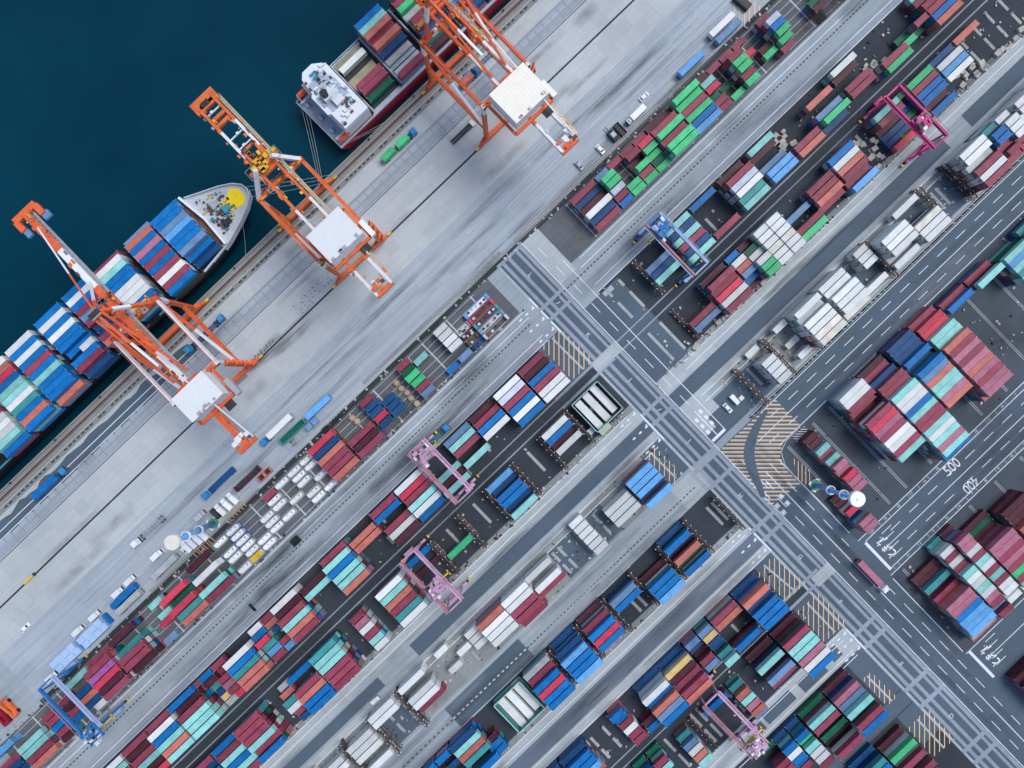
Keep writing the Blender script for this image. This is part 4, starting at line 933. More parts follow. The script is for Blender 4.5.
# ---------------------------------------------------------------- ships
M_HULLK = paint_mat('hull_black', (.010, .012, .016), .45, .2, .2)
M_HULLR = paint_mat('hull_crimson', (.30, .012, .035), .45, .15, .2)
M_DECK = paint_mat('deck_pale_grey', (.52, .56, .60), .7, .1, .25)
M_DECKB = paint_mat('deck_blue_grey', (.36, .44, .55), .7, .12, .3)
M_HATCH = paint_mat('hatch_olive', (.33, .32, .22), .7, .15, .3)
M_SUPER = paint_mat('superstructure_white', (.66, .71, .76), .5, .04, .12)
M_BROWN = paint_mat('bulb_antifouling', (.16, .05, .06), .7, .2, .2)
M_TEAL = paint_mat('deck_teal', (.05, .28, .38), .5, .1, .2)
M_ORBOAT = paint_mat('lifeboat_orange', (.72, .12, .05), .4, .08, .1)
def pl(pts): return [(u / S, -v / S) for u, v in pts]
def ship1():
    r = thing('container_ship', 'long black-hulled container ship with pale pointed bow and yellow foredeck, moored at left', 'container ship', W(-230, -316, -2.6), group='ships at the quay')
    bow = [(-104, -348), (-85, -339), (-72, -333), (-61, -326), (-55, -319), (-54, -313), (-57, -306), (-66, -300), (-81, -294), (-102, -287.5), (-126, -284)]
    deckl = [(-470, -284), (-470, -352), (-120, -352)] + bow
    wl = [(-470, -286), (-470, -350), (-130, -349)] + [(u - 9 - (u + 104) * .25, -317 + (v + 317) * .80) for u, v in bow]
    mb = MB(); mb.mat(M_HULLK); mb.prism(pl(wl), -4.5, 6.4, pl(deckl)); mb.build('hull', r)
    mb = MB(); mb.mat(M_HULLK); mb.prism(pl([(-470, -285), (-470, -351), (-126, -351), (-112, -346), (-112, -289), (-126, -285)]), 6.42, 6.9); mb.build('main_deck', r)
    fore = [(-108, -349.5)] + bow[:-1] + [(-110, -286)]
    fo = MB(); fo.mat(M_DECK); fo.prism(pl(fore), 6.45, 9.0); fd = fo.build('forecastle', r); WORLDOFF[fd.name] = WORLDOFF[r.name]
    mb = MB(); mb.mat(M_DECK)                         # bulwark round the bow
    for a, b_ in zip(bow[:-1], bow[1:]): mb.bar(W(*a, 9.6), W(*b_, 9.6), .35, 1.3)
    mb.build('bulwark', r)
    mb = MB(); mb.mat(M_SUPER); mb.bar(W(-107, -350, 10.2), W(-103, -318, 10.2), .9, 2.6); mb.bar(W(-103, -318, 10.2), W(-105, -287, 10.2), .9, 2.6); mb.mat(M_SUPER); mb.build('breakwater', r)
    mb = MB(); mb.mat(M_RUST); mb.prism(pl([(-111, -345), (-106.5, -345), (-103.8, -318), (-105.5, -291), (-110.5, -291)]), 9.02, 9.25); mb.build('recess_shade_plate', fd)  # flat plate; its dark colour paints the shade of the void behind the breakwater
    mb = MB(); mb.mat(paint_mat('deck_yellow', (.86, .62, .015), .5, .08, .1)); mb.prism(pl([(-76, -321), (-66, -325), (-60, -319), (-60.5, -309), (-66, -304.5), (-77, -308), (-86, -310), (-88, -318)]), 9.02, 9.12); mb.build('deck_patch', fd)
    for k in range(3):
        mb = MB(); mb.mat((M_GALV, M_TEAL, M_DARK)[k]); c0 = ((-90, -323), (-84, -312.5), (-92, -303))[k]
        mb.tube(W(c0[0], c0[1] - 4, 10), W(c0[0], c0[1] + 4, 10), .8, 10); mb.box(W(c0[0] + 3.5, c0[1], 9.6), (2.2, 2.0, 1.1)); mb.mat(M_RUST); mb.tube(W(c0[0] - 4, c0[1] - 3, 9.7), W(c0[0] - 4, c0[1] + 3, 9.7), .55, 8)
        mb.build('winch', fd)
    mb = MB()
    for k in range(110):
        u = random.uniform(-101, -74); w_ = (-54 - u) / 50; v = -317 + random.uniform(-28, 26) * w_
        mb.mat(random.choice((M_GALV, M_DARK, M_YEL, M_RUST, M_TEAL))); mb.box(W(u, v, 9.4), (random.uniform(.3, 1.0), random.uniform(.3, 1.0), random.uniform(.3, .9)))
    mb.build('deck_fittings', fd)['kind'] = 'stuff'
    mb = MB(); mb.mat(M_BROWN); mb.sphere(W(-50, -312.5, -2.9), 2.1, 12, 8, .5); mb.build('bulbous_bow', r)
    mb = MB(); mb.mat(M_RUST); mb.prism(pl([(-112, -300), (-112, -289), (-107, -288), (-104, -298)]), 6.92, 7.4); mb.mat(M_SUPER); mb.bar(W(-140, -285.5, 7.6), W(-112, -288.5, 7.6), .5, 1.1)
    for u in range(-460, -140, 37): mb.mat(M_TEAL if u % 2 else M_RUST); mb.bar(W(u, -285.6, 7.2), W(u + 24, -285.6, 7.2), .6, .5)
    mb.build('side_walkway', r)
    for u in (-141, -179, -218, -254, -291, -327.5, -363):
        mb = MB(); mb.mat(M_DARK); mb.bar(W(u, -350, 7.6), W(u, -286, 7.6), .5, 1.4); mb.mat(M_HULLK); mb.bar(W(u, -350, 9.2), W(u, -286, 9.2), .12, .2); mb.build('lashing_bridge', r)
ship1()
def ship2():
    r = thing('container_ship', 'crimson-hulled container ship with white deckhouse and two orange lifeboats near its stern', 'container ship', W(200, -313, -2.6), group='ships at the quay')
    deckl = [(39, -281.5), (38, -344), (60, -347), (560, -347), (560, -281.5)]
    wl = [(48, -284), (47, -341), (70, -345), (560, -345), (560, -283)]
    mb = MB(); mb.mat(M_HULLR); mb.prism(pl(wl), -4.5, 5.6, pl(deckl)); mb.build('hull', r)
    mb = MB(); mb.mat(M_DECKB); mb.prism(pl([(40, -283), (39.2, -342.5), (52, -343), (52, -283)]), 5.62, 5.9); ad_ = mb.build('aft_deck', r); WORLDOFF[ad_.name] = WORLDOFF[r.name]
    for c0 in ((44, -334), (45, -316), (44, -300), (46, -290)):
        mb = MB(); mb.mat(M_GALV); mb.tube(W(c0[0], c0[1] - 2.4, 6.7), W(c0[0], c0[1] + 2.4, 6.7), .6, 10); mb.mat(M_TEAL); mb.box(W(c0[0] + 2.2, c0[1], 6.3), (1.0, 1.6, .8)); mb.build('winch', ad_)
    mb = MB(); mb.mat(M_DECK)
    for a, b_ in (((39.3, -282), (38.3, -344)), ((38.3, -344), (60, -346.6)), ((60, -346.6), (560, -346.6)), ((39.3, -282), (560, -282))): mb.bar(W(*a, 6.2), W(*b_, 6.2), .25, 1.2)
    mb.build('bulwark', r)
    mb = MB(); mb.mat(M_DARK); mb.prism(pl([(84, -284), (84, -345), (560, -345), (560, -284)]), 5.62, 6.0); mb.mat(M_DECKB); mb.bar(W(84, -284.6, 6.2), W(560, -284.6, 6.2), 1.5, .2); mb.bar(W(84, -344, 6.2), W(560, -344, 6.2), 1.4, .2); mb.build('main_deck', r)
    # deckhouse
    ho = MB(); ho.mat(M_SUPER); ho.prism(pl([(52, -284), (52, -342), (83, -342), (83, -284)]), 5.7, 14.5); dh = ho.build('deckhouse', r); WORLDOFF[dh.name] = WORLDOFF[r.name]
    mb = MB(); mb.mat(M_SUPER); mb.prism(pl([(53, -281), (53, -300), (50, -302), (50, -324), (53, -326), (55, -342), (60, -347), (72, -347), (80, -341), (82, -326), (82, -281)]), 14.52, 16.6); mb.mat(M_DECKB); mb.prism(pl([(55, -300), (55, -334), (73, -336), (79, -322), (79, -300)]), 16.62, 16.72); mb.build('bridge', dh)
    mb = MB(); mb.mat(M_SUPER); mb.prism(pl([(62, -300), (62, -316), (72, -316), (72, -300)]), 16.75, 18.4); mb.mat(M_DARK); mb.tube(W(60.5, -314, 16.7), W(60.5, -314, 21.5), 1.3, 12); mb.mat(M_SUPER); mb.prism(pl([(56.5, -319), (56.5, -309), (64, -309), (64, -319)]), 16.73, 19.2); mb.mat(M_DARK); mb.tube(W(59, -316.5, 19.2), W(59, -316.5, 20.6), .7, 10); mb.tube(W(61.5, -312, 19.2), W(61.5, -312, 20.2), .5, 10); mb.build('funnel', dh)
    for (u, v, a, b_) in ((66, -337, 7, 7), (74, -297, 7, 8)):
        mb = MB(); mb.mat(M_TEAL); mb.box(W(u, v, 16.78), (a / S, b_ / S, .10)); mb.mat(M_SUPER); mb.bar(W(u - a / 2, v, 16.9), W(u + a / 2, v, 16.9), .2, .1); mb.build('deck_well', dh)
    mb = MB(); mb.mat(M_SUPER); mb.tube(W(74, -308, 16.7), W(74, -308, 25), .28, 8); mb.bar(W(70, -313, 22.5), W(70, -303, 22.5), .2, .2); mb.bar(W(68, -308, 24), W(72, -308, 24), .6, .3); mb.build('radar_mast', dh)
    mb = MB()
    for k in range(60): mb.mat(random.choice((M_SUPER, M_GALV, M_DECKB, M_DARK, M_SUPER, M_RUST))); mb.box(W(random.uniform(54, 80), random.uniform(-340, -284), 17.0), (random.uniform(.3, 1.4), random.uniform(.3, 1.4), random.uniform(.3, .9)))
    mb.build('roof_fittings', dh)['kind'] = 'stuff'
    for v in (-343.0, -284.5):
        mb = MB(); mb.mat(M_ORBOAT); mb.sphere(W(48.5, v, 9.2), 1.05, 12, 8, 1.0)
        for i, q_ in enumerate(mb.v): mb.v[i] = (W(48.5, v).x + (q_[0] - W(48.5, v).x) * 2.9, q_[1], q_[2])
        mb.box(W(48.5, v, 10.1), (3.6, 1.1, .7)); lb = mb.build('lifeboat', r); WORLDOFF[lb.name] = WORLDOFF[r.name]
        mb = MB(); mb.mat(M_SUPER)
        for e in (-6, 6): mb.bar(W(48.5 + e, v + (5 if v < -310 else -5), 7), W(48.5 + e, v, 11), .3, .3)
        mb.bar(W(41, v + (5.2 if v < -310 else -5.2), 8), W(56, v + (5.2 if v < -310 else -5.2), 8), .5, .3); mb.build('davit', lb)
    # hatch covers and cargo gear
    for (u, v0, v1, mt) in ((104, -343, -334, M_HATCH), (104, -322, -306, M_HATCH), (104, -305, -301, M_HULLK), (142, -312, -300, M_DECKB), (142, -318, -312, M_HATCH), (184, -330, -322, M_HATCH), (222, -320, -310, M_HATCH)):
        mb = MB(); mb.mat(mt); mb.box(W(u, (v0 + v1) / 2, 6.9), (12.4, abs(v1 - v0) / S, 1.2))
        for k in range(4): mb.box(W(u - 12 + k * 8, (v0 + v1) / 2, 7.55), (.25, abs(v1 - v0) / S - .3, .14))
        mb.build('hatch_cover', r)
    for u in (85, 123.5, 163, 203, 241, 278):
        mb = MB(); mb.mat(M_DARK); mb.bar(W(u, -344, 7.5), W(u, -284, 7.5), .6, 2.2); mb.mat(M_DECKB); mb.bar(W(u + 1.4, -344, 8.7), W(u + 1.4, -284, 8.7), .5, .12); mb.build('lashing_bridge', r)
ship2()
# mooring lines
def rope(label, pts):
    mb = MB(); mb.mat(M_ROPE)
    for a, b_ in zip(pts[:-1], pts[1:]): mb.tube(a, b_, .06, 6)
    tag(mb.build('mooring_line'), label, 'mooring line', 'mooring lines of the two ships')
def sag(a, b_, d=1.0, n=5): return [a.lerp(b_, t / n) - Vector((0, 0, d * 4 * (t / n) * (1 - t / n))) for t in range(n + 1)]
rope('mooring line from the yellow foredeck, uppermost of those running right to the quay', sag(W(-56, -317, 9.2), W(14, -275.5, .8)))
rope('mooring line from the yellow foredeck, middle of those running right to the quay', sag(W(-55.5, -312, 9.2), W(8, -275.5, .8)))
rope('mooring line from the yellow foredeck, lowest of those running right to the quay', sag(W(-57, -305, 9.2), W(2, -275.5, .8)))
rope('mooring line dropping from the left bow towards the black quay gap', sag(W(-80, -293, 9.2), W(-104, -275.5, .8)))
for k, nm in enumerate(('leftmost', 'middle', 'rightmost')):
    rope('%s of three lines from the red ship stern down past the middle crane' % nm, sag(W(39.5, -339 + k * 5.5, 6.2), W(-2 + k * 2.2, -275.4, .8)))
rope('upper line along the crimson hull from stern to the quay', sag(W(40, -284, 6.4), W(92, -275.5, .8), .4)); rope('lower line along the crimson hull from stern to the quay', sag(W(41, -283, 6.4), W(84, -275.4, .8), .4))
# quay fittings: bollards and fenders
for k in range(13):
    u = -430 + k * 62; mb = MB(); mb.mat(M_YEL if k in (3, 6) else M_DARK); w_ = W(u, -275.3, 0); mb.tube((0, 0, 0), (0, 0, .55), .28, 10); mb.tube((0, 0, .5), (0, 0, .8), .45, 10, .38)
    if 0 < view(u, -275, 0)[0] < 1024 and 0 < view(u, -275, 0)[1] < 768:
        o = mb.build('bollard', off=(0, 0, 0)); o.location = w_
        tag(o, 'mooring bollard on the quay edge, %s from the lower left' % ORD[sum(1 for q_ in bpy.data.objects if q_.name.startswith('bollard')) - 1], 'bollard', 'bollards along the quay edge')

# ---------------------------------------------------------------- reefer racks
M_RACK = paint_mat('rack_brown', (.075, .048, .04), .7, .25, .4)
M_RACKL = paint_mat('rack_grey', (.10, .085, .08), .6, .2, .3)
def rack_mesh(n=6, z=5.6, wd=1.25, Lr=16.2):
    f = MB(); f.mat(M_RACK); w_ = MB(); w_.mat(M_RACKL)
    for i in range(n + 1):
        y = -Lr / 2 + Lr * i / n
        for sx in (-1, 1): f.mat(M_RACK); f.box((sx * wd / 2, y, z / 2), (.16, .16, z)); f.mat(M_CWH); f.box((sx * wd * .62, y, z + .1), (.32, .32, .22)); f.mat(M_RACK)
        f.box((0, y, z), (wd, .14, .16))
    for t in (2.6, z):
        for sx in (-1, 1): f.box((sx * wd / 2, 0, t), (.14, Lr, .18)); f.box((sx * wd / 2, 0, t + .95), (.07, Lr, .07))
        w_.box((wd * .24, 0, t - .02), (wd * .34, Lr - .3, .06))
    for i in range(n):
        y0 = -Lr / 2 + Lr * i / n; y1 = y0 + Lr / n
        f.bar((wd / 2, y0, z), (-wd / 2, y1, z), .10, .10)
        f.bar((wd / 2, y0, .2), (wd / 2, y1, 2.6), .09, .09)
    return f, w_
RF, RW = rack_mesh(); rfm, rwm = RF.mesh('rack_frame'), RW.mesh('rack_walkway')
sm = MB(); sm.mat(M_RACK)
for k in range(10): sm.bar((-.7, 8.2 - k * .64, .3 + k * .56), (.7, 8.2 - k * .64, .3 + k * .56), .5, .06)
stm = sm.mesh('rack_stairs')
def rack(u, v, label, short=1.0, lo=False):
    r = thing('reefer_rack', label, 'reefer rack', W(u, v, 0), group='steel racks between the bays', world=False)
    for nm, me in (('frame', rfm), ('walkway', rwm), ('stairs', stm)):
        o = bpy.data.objects.new(nm, me); COL.objects.link(o); o.parent = r
    r.scale = (1, short, .35 if lo else 1)
for (u, v, lb) in ((169, 17, 'brown steel rack closing the lower left end of the blue gantry block'), (168, 165, 'dark brown rack standing alone left of the white reefers and parked vans'), (207.5, 162, 'steel rack beside two parked vans in the reefer block'),
                   (243, 162, 'steel rack at the lower left end of the first white reefer stack'), (346, 162, 'steel rack between the two upper white reefer groups'), (421, 160, 'steel rack at the right end of the pinkish reefers beside an empty bay'), (455, 161, 'brown rack against the tall maroon and white stack by the road'),
                   (19, 77, 'brown rack beside the green fenced pen'), (-18.3, 77, 'brown rack left of the white and blue stack below the dark lane'), (-54.5, 77, 'brown rack right of the blue stack below the dark lane'), (-92, 77, 'brown rack left of the blue stack below the dark lane'), (-129, 77, 'brown rack right of the lone green container'), (-166, 77, 'brown rack left of the lone green container'),
                   (66, 240, 'lone brown rack on dark asphalt right of the blue block'), (28.5, 235, 'brown rack at the right end of the blue block'), (-8.7, 235, 'brown rack right of the all-blue stack in the blue block'), (-45.7, 235, 'brown rack left of the all-blue stack in the blue block'), (-82.5, 235, 'brown rack left of the concrete-floored bay in the blue block'), (-119.5, 235, 'brown rack left of the maroon and red-striped stack in the blue block'), (-156, 235, 'brown rack right of the grey-topped stack in the blue block'),
                   (-292, 162, 'brown rack between white stacks beside the small white pickup'), (-330, 162, 'brown rack left of the empty asphalt bay in the white block'), (-368, 162, 'brown rack at the bottom edge among white reefers')):
    rack(u, v, lb, 1.0 if v not in (162, 161, 160, 165) else 1.08)
# pale end frames of the small stacks
for (u, v, lb) in ((165, 77, 'pale end frame at the lower left of the magenta gantry block'), (-18, 382, 'pale low frame beside the bottom gantry stacks'), (-103, 382, 'pale low frame left of the bottom gantry')):
    rack(u, v, lb, .95, True)

# ---------------------------------------------------------------- green fenced pens with three long white-roofed boxes across
M_PEN = paint_mat('pen_green', (.05, .25, .22), .5, .15, .2)
M_PENW = paint_mat('pen_rail', (.35, .52, .50), .5, .1, .2)
def pen(uc, vc, label, which):
    r = thing('fenced_pen', label, 'fenced pen', W(uc, vc, 0), group='green fenced pens'); a, b_ = 17.2, 18.2
    mb = MB(); mb.mat(M_PENW); cs = [(-a, -b_), (a, -b_), (a, b_), (-a, b_)]
    for i in range(4):
        c0, c1 = cs[i], cs[(i + 1) % 4]
        for z in (1.4, 5.6): mb.bar(W(uc + c0[0], vc + c0[1], z), W(uc + c1[0], vc + c1[1], z), .32, .32)
    mb.build('top_rail', r)
    mb = MB(); mb.mat(M_PEN)
    for i in range(4):
        c0, c1 = cs[i], cs[(i + 1) % 4]
        mb.bar(W(uc + c0[0], vc + c0[1], 2.8), W(uc + c1[0], vc + c1[1], 2.8), .08, 5.2)
    mb.build('fence_panel', r)
    mb = MB(); mb.mat(M_PEN)
    for i in range(4):
        c0, c1 = cs[i], cs[(i + 1) % 4]
        for t in range(5): mb.box(W(uc + c0[0] + (c1[0] - c0[0]) * t / 5, vc + c0[1] + (c1[1] - c0[1]) * t / 5, 2.9), (.2, .2, 5.8))
    mb.build('post', r)['kind'] = 'stuff'
    mb = MB(); mb.mat(G_DRAIN); mb.box(W(uc, vc, .14), (2 * a / S - .3, 2 * b_ / S - .3, .08)); mb.build('floor', r)
    for k, (du, dv) in enumerate(((-10.8, 1.0), (-.2, 0.6), (10.4, -1.4))):
        o = bpy.data.objects.new('refrigerated_container', TEMPL['body', 2]); COL.objects.link(o); o.location = W(uc + du, vc + dv, .2); o.rotation_euler = (0, 0, PI / 2); o.scale = (1.10, 1.22, 1); recolour(o, CM['w'])  # white long-roofed boxes, made from the stretched container body
        tag(o, '%s of three white long-roofed boxes lying crosswise inside the %s green pen' % (('left', 'middle', 'right')[k], which), 'reefer container', 'white boxes in the green pens')
        d_ = bpy.data.objects.new('refrigeration_unit', TEMPL['unit', 2]); COL.objects.link(d_); d_.parent = o
pen(45, 74, 'square green-railed pen just left of the crossroad holding three white boxes', 'upper'); pen(-214, 233.5, 'square green-railed pen at bottom centre by the dashed lane holding three white boxes', 'lower')
# ---------------------------------------------------------------- flood-light masts
M_MAST = paint_mat('mast_blue', (.16, .36, .66), .4, .06, .1); M_DISC = paint_mat('mast_disc_white', (.80, .82, .84), .5, .03, .05); M_DISCC = paint_mat('mast_disc_cream', (.80, .77, .68), .5, .03, .05)
def mast(base, label, disc):
    r = thing('light_mast', label, 'light mast', P(*base)); b_ = P(*base)
    mb = MB(); mb.mat(M_MAST); mb.tube(b_ + Vector((0, 0, .6)), b_ + Vector((0, 0, 32)), .95, 18, .62); mb.build('pole', r, smooth=True)
    for z in (12.5, 22.5):
        mb = MB(); mb.mat(M_MAST); mb.tube(b_ + Vector((0, 0, z)), b_ + Vector((0, 0, z + .12)), 1.55, 22); mb.mat(M_DISC)
        for k in range(22):
            a0, a1 = 2 * PI * k / 22, 2 * PI * (k + 1) / 22; mb.bar(b_ + Vector((1.6 * math.cos(a0), 1.6 * math.sin(a0), z + .6)), b_ + Vector((1.6 * math.cos(a1), 1.6 * math.sin(a1), z + .6)), .22, .9)
        mb.build('ring_platform', r)
    mb = MB(); mb.mat(disc); mb.tube(b_ + Vector((0, 0, 32)), b_ + Vector((0, 0, 33.3)), 2.75, 36, 2.6); mb.tube(b_ + Vector((0, 0, 33.3)), b_ + Vector((0, 0, 33.7)), .35, 12); mb.build('lamp_head', r)
    mb = MB(); mb.mat(M_DARK)
    for k in range(10): a0 = 2 * PI * k / 10; mb.box(b_ + Vector((2.2 * math.cos(a0), 2.2 * math.sin(a0), 31.7)), (.7, .5, .5), a0)
    mb.build('lamps', r)
    mb = MB(); mb.mat(M_YEL); mb.tube(b_, b_ + Vector((0, 0, .5)), 2.2, 20); mb.mat(M_PEN); mb.tube(b_ + Vector((0, 0, .5)), b_ + Vector((0, 0, .62)), 2.05, 20); mb.mat(M_DISC)
    for k in range(4): a0 = PI / 2 * k + .5; mb.box(b_ + Vector((2.4 * math.cos(a0), 2.4 * math.sin(a0), .5)), (1.5, .5, 1.0), a0 + PI / 2)
    mb.build('plinth', r)
mast((815, 485), 'blue tapering light mast with white round head beside the yellow hatching at right', M_DISC)
mast((214, 523), 'blue light mast with cream round head beside the parked vans at left', M_DISCC)
# ================================================================ VEHICLES AND LOOSE THINGS
M_CABB = paint_mat('cab_blue', (.04, .27, .55), .35, .06, .08); M_CABW = paint_mat('car_white', (.74, .77, .80), .3, .04, .05); M_CARS = paint_mat('car_silver', (.42, .46, .52), .3, .05, .05); M_CHAS = paint_mat('chassis_dark', (.03, .035, .045), .6, .2, .3)
M_CHASB = paint_mat('chassis_blue', (.015, .09, .22), .5, .2, .2); M_TARP = paint_mat('tarpaulin_light_blue', (.36, .52, .74), .8, .06, .08); M_CREAM = paint_mat('cream_cloth', (.72, .70, .62), .8, .06, .1); M_TANK = paint_mat('tank_white', (.66, .69, .71), .35, .08, .2); M_TANKC = paint_mat('tank_cream', (.66, .63, .46), .4, .08, .2)
M_PLY = paint_mat('timber', (.42, .30, .15), .8, .15, .2); M_GREENC = paint_mat('pale_green_cover', (.48, .55, .42), .7, .08, .12)
def local(name, label, cat, pos, rz, group=None):
    """thing modelled along its own +x"""
    return thing(name, label, cat, pos, rz, group, world=False)
def lb(mb, name, parent):
    o = bpy.data.objects.new(name, mb.mesh(name)); COL.objects.link(o); o.parent = parent; return o
def wheels(parent, xs, w, r=.5):
    for x in xs:
        mb = MB(); mb.mat(M_TYRE)
        for s_ in (-1, 1): mb.tube((x, s_ * (w / 2 - .35), r), (x, s_ * w / 2, r), r, 12)
        mb.tube((x, -w / 2 + .3, r), (x, w / 2 - .3, r), .1, 6); lb(mb, 'wheel_pair', parent)
def cab_shape(parent, x0, m_, w=2.45, L_=2.3, h=2.9):
    mb = MB(); mb.mat(m_); mb.box((x0 + L_ / 2, 0, .55 + (h - .55) / 2), (L_, w, h - .55), taper=.93); mb.box((x0 + L_ / 2 - .35, 0, h + .18), (L_ * .55, w * .72, .36), taper=.85); mb.mat(M_DARK); mb.box((x0 + L_ / 2, 0, .6), (L_ + .1, w * .96, .35)); c_ = lb(mb, 'cab', parent)
    mb = MB(); mb.mat(M_GLASS); mb.box((x0 + L_ - .02, 0, h * .70), (.16, w * .80, .85)); 
    for s_ in (-1, 1): mb.box((x0 + L_ * .6, s_ * (w / 2 - .06), h * .70), (1.0, .1, .75))
    lb(mb, 'windscreen', c_)
    mb = MB(); mb.mat(M_DARK)
    for s_ in (-1, 1): mb.box((x0 + L_ - .05, s_ * (w / 2 + .2), h * .66), (.12, .3, .5))
    lb(mb, 'mirrors', c_)
def tractor(pos, rz, label, cabm, load=None, ln=2, empty_m=None, group='trucks and trailers'):
    """tractor unit (cab towards +x) with a container chassis"""
    Lc = LEN[ln] + .6; r = local('truck', label, 'truck', pos, rz, group)
    mb = MB(); mb.mat(empty_m or M_CHAS)
    for s_ in (-.5, .5): mb.box((0, s_, 1.05), (Lc, .22, .35))
    for k in range(9): mb.box((-Lc / 2 + .3 + (Lc - .6) * k / 8, 0, 1.12), (.25, 2.3, .2))
    lb(mb, 'chassis', r)
    mb = MB(); mb.mat(M_CHAS); mb.box((Lc / 2 + 1.5, 0, .9), (4.2, 1.0, .4)); mb.mat(cabm); mb.box((Lc / 2 + .9, 0, 1.05), (.5, 2.2, .3)); lb(mb, 'tractor_frame', r)
    cab_shape(r, Lc / 2 + 1.3, cabm); wheels(r, (-Lc / 2 + 1.0, -Lc / 2 + 2.3, Lc / 2 - .8, Lc / 2 + .5, Lc / 2 + 2.6), 2.4)
    if load:
        o = bpy.data.objects.new('shipping_container', TEMPL['body', ln]); COL.objects.link(o); recolour(o, CM[load[0]]); o.rotation_euler = (0, 0, rz); o.location = Vector(pos) + Vector((0, 0, 1.25)); tag(o, load[1], 'container', 'containers riding on trailers')
        d_ = bpy.data.objects.new('door', TEMPL['door', ln]); COL.objects.link(d_); d_.parent = o; recolour(d_, CM[load[0]])
    return r
def trailer(pos, rz, label, ln=2, m_=None, load=None):
    Lc = LEN[ln] + .4; r = local('trailer', label, 'trailer', pos, rz, 'trucks and trailers'); mb = MB(); mb.mat(m_ or M_CHAS)
    for s_ in (-.55, .55): mb.box((0, s_, 1.05), (Lc, .25, .35))
    for k in range(9): mb.box((-Lc / 2 + .3 + (Lc - .6) * k / 8, 0, 1.12), (.25, 2.35, .2))
    lb(mb, 'chassis', r); wheels(r, (-Lc / 2 + 1, -Lc / 2 + 2.2), 2.4)
    mb = MB(); mb.mat(M_GALV)
    for s_ in (-.7, .7): mb.box((Lc / 2 - 2, s_, .5), (.14, .14, 1.0))
    lb(mb, 'landing_legs', r)
    if load:
        o = bpy.data.objects.new('shipping_container', TEMPL['body', ln]); COL.objects.link(o); recolour(o, CM[load[0]]); o.rotation_euler = (0, 0, rz); o.location = Vector(pos) + Vector((0, 0, 1.25)); tag(o, load[1], 'container', 'containers riding on trailers')
        d_ = bpy.data.objects.new('door', TEMPL['door', ln]); COL.objects.link(d_); d_.parent = o; recolour(d_, CM[load[0]])
    return r
def car(pos, rz, label, m_, kind='car', group='parked cars and vans'):
    L_, w, h = {'car': (4.3, 1.75, 1.45), 'van': (4.7, 1.8, 1.95), 'pickup': (4.2, 1.7, 1.7), 'boxvan': (5.2, 2.0, 2.4)}[kind]
    nm = {'car': 'parked_car', 'van': 'parked_van', 'pickup': 'small_truck', 'boxvan': 'box_van'}[kind]
    r = local(nm, label, {'car': 'car', 'van': 'van', 'pickup': 'small truck', 'boxvan': 'van'}[kind], pos, rz, group)
    mb = MB(); mb.mat(m_)
    if kind == 'car':
        mb.box((0, 0, .62), (L_, w, .62), taper=.96); mb.box((-.25, 0, 1.16), (L_ * .52, w * .90, .52), taper=.80); mb.mat(m_); mb.box((-.25, 0, 1.44), (L_ * .40, w * .70, .06))
    elif kind == 'van': mb.box((-.1, 0, h / 2 + .15), (L_ - .3, w, h - .3), taper=.93); mb.box((L_ / 2 - .35, 0, .75), (.7, w * .96, .8), taper=.9)
    elif kind == 'pickup': mb.box((L_ / 2 - .8, 0, 1.0), (1.5, w, 1.4), taper=.92); mb.box((-.8, 0, .75), (2.6, w, .4)); mb.box((-.8, w / 2 - .05, 1.05), (2.6, .07, .3)); mb.box((-.8, -w / 2 + .05, 1.05), (2.6, .07, .3)); mb.box((-2.1, 0, 1.05), (.07, w, .3))
    else: mb.box((L_ / 2 - .8, 0, 1.05), (1.5, w, 1.5), taper=.92); mb.box((-.8, 0, 1.5), (3.5, w + .05, 1.9))
    lb(mb, 'body', r); mb = MB(); mb.mat(M_GLASS)
    if kind == 'car': mb.box((.98, 0, 1.15), (.55, w * .74, .42), taper=.75); lb(mb, 'windscreen', r); mb = MB(); mb.mat(M_GLASS); mb.box((-1.38, 0, 1.15), (.38, w * .74, .40), taper=.75)
    else:
        x_ = L_ / 2 - (.62 if kind == 'van' else .12); mb.box((x_, 0, h * .72), (.35, w * .84, .5))
    lb(mb, 'rear_window' if kind == 'car' else 'windscreen', r); wheels(r, (-L_ * .31, L_ * .31), w, .32); return r
UP = 0.0; LV = -PI / 2       # +u heading; +v heading
DN = PI
# trucks
gt = tractor(P(403, 144), UP, 'green two-box road train with blue cab on the apron below the red ship', M_CABB, None, 1)
o_ = [c for c in gt.children if c.name.startswith('chassis')][0]
for k, (x, y) in enumerate(((403.5, 144), (389.5, 157))):
    pos = P(x, y)
    if k: trailer(pos, UP, 'short rear trailer under the second green box of the road train', 1, M_CABB)
    o = bpy.data.objects.new('shipping_container', TEMPL['body', 1]); COL.objects.link(o); recolour(o, CM['g']); o.location = pos + Vector((0, 0, 1.25)); tag(o, '%s green box of the road train on the apron' % ('front', 'rear')[k], 'container', 'containers riding on trailers')
    d_ = bpy.data.objects.new('door', TEMPL['door', 1]); COL.objects.link(d_); d_.parent = o; recolour(d_, CM['g'])
tractor(P(212, 329), UP, 'empty blue trailer with blue cab heading right under the left crane', M_CABB, None, 1, M_CHASB)
tractor(P(201, 340), DN, 'empty blue trailer with blue cab heading left under the left crane', M_CABB, None, 1, M_CHASB)
tractor(P(50, 486), UP, 'blue truck carrying a long blue container on dark asphalt at left edge', M_CABB, ('b', 'long blue container on the truck at the left edge of the quay'), 2)
tractor(P(224, 479), DN, 'truck with empty dark blue long trailer below the left crane', M_CABB, None, 2, paint_mat('trailer_deep_blue', (.010, .075, .24), .5, .1, .15))
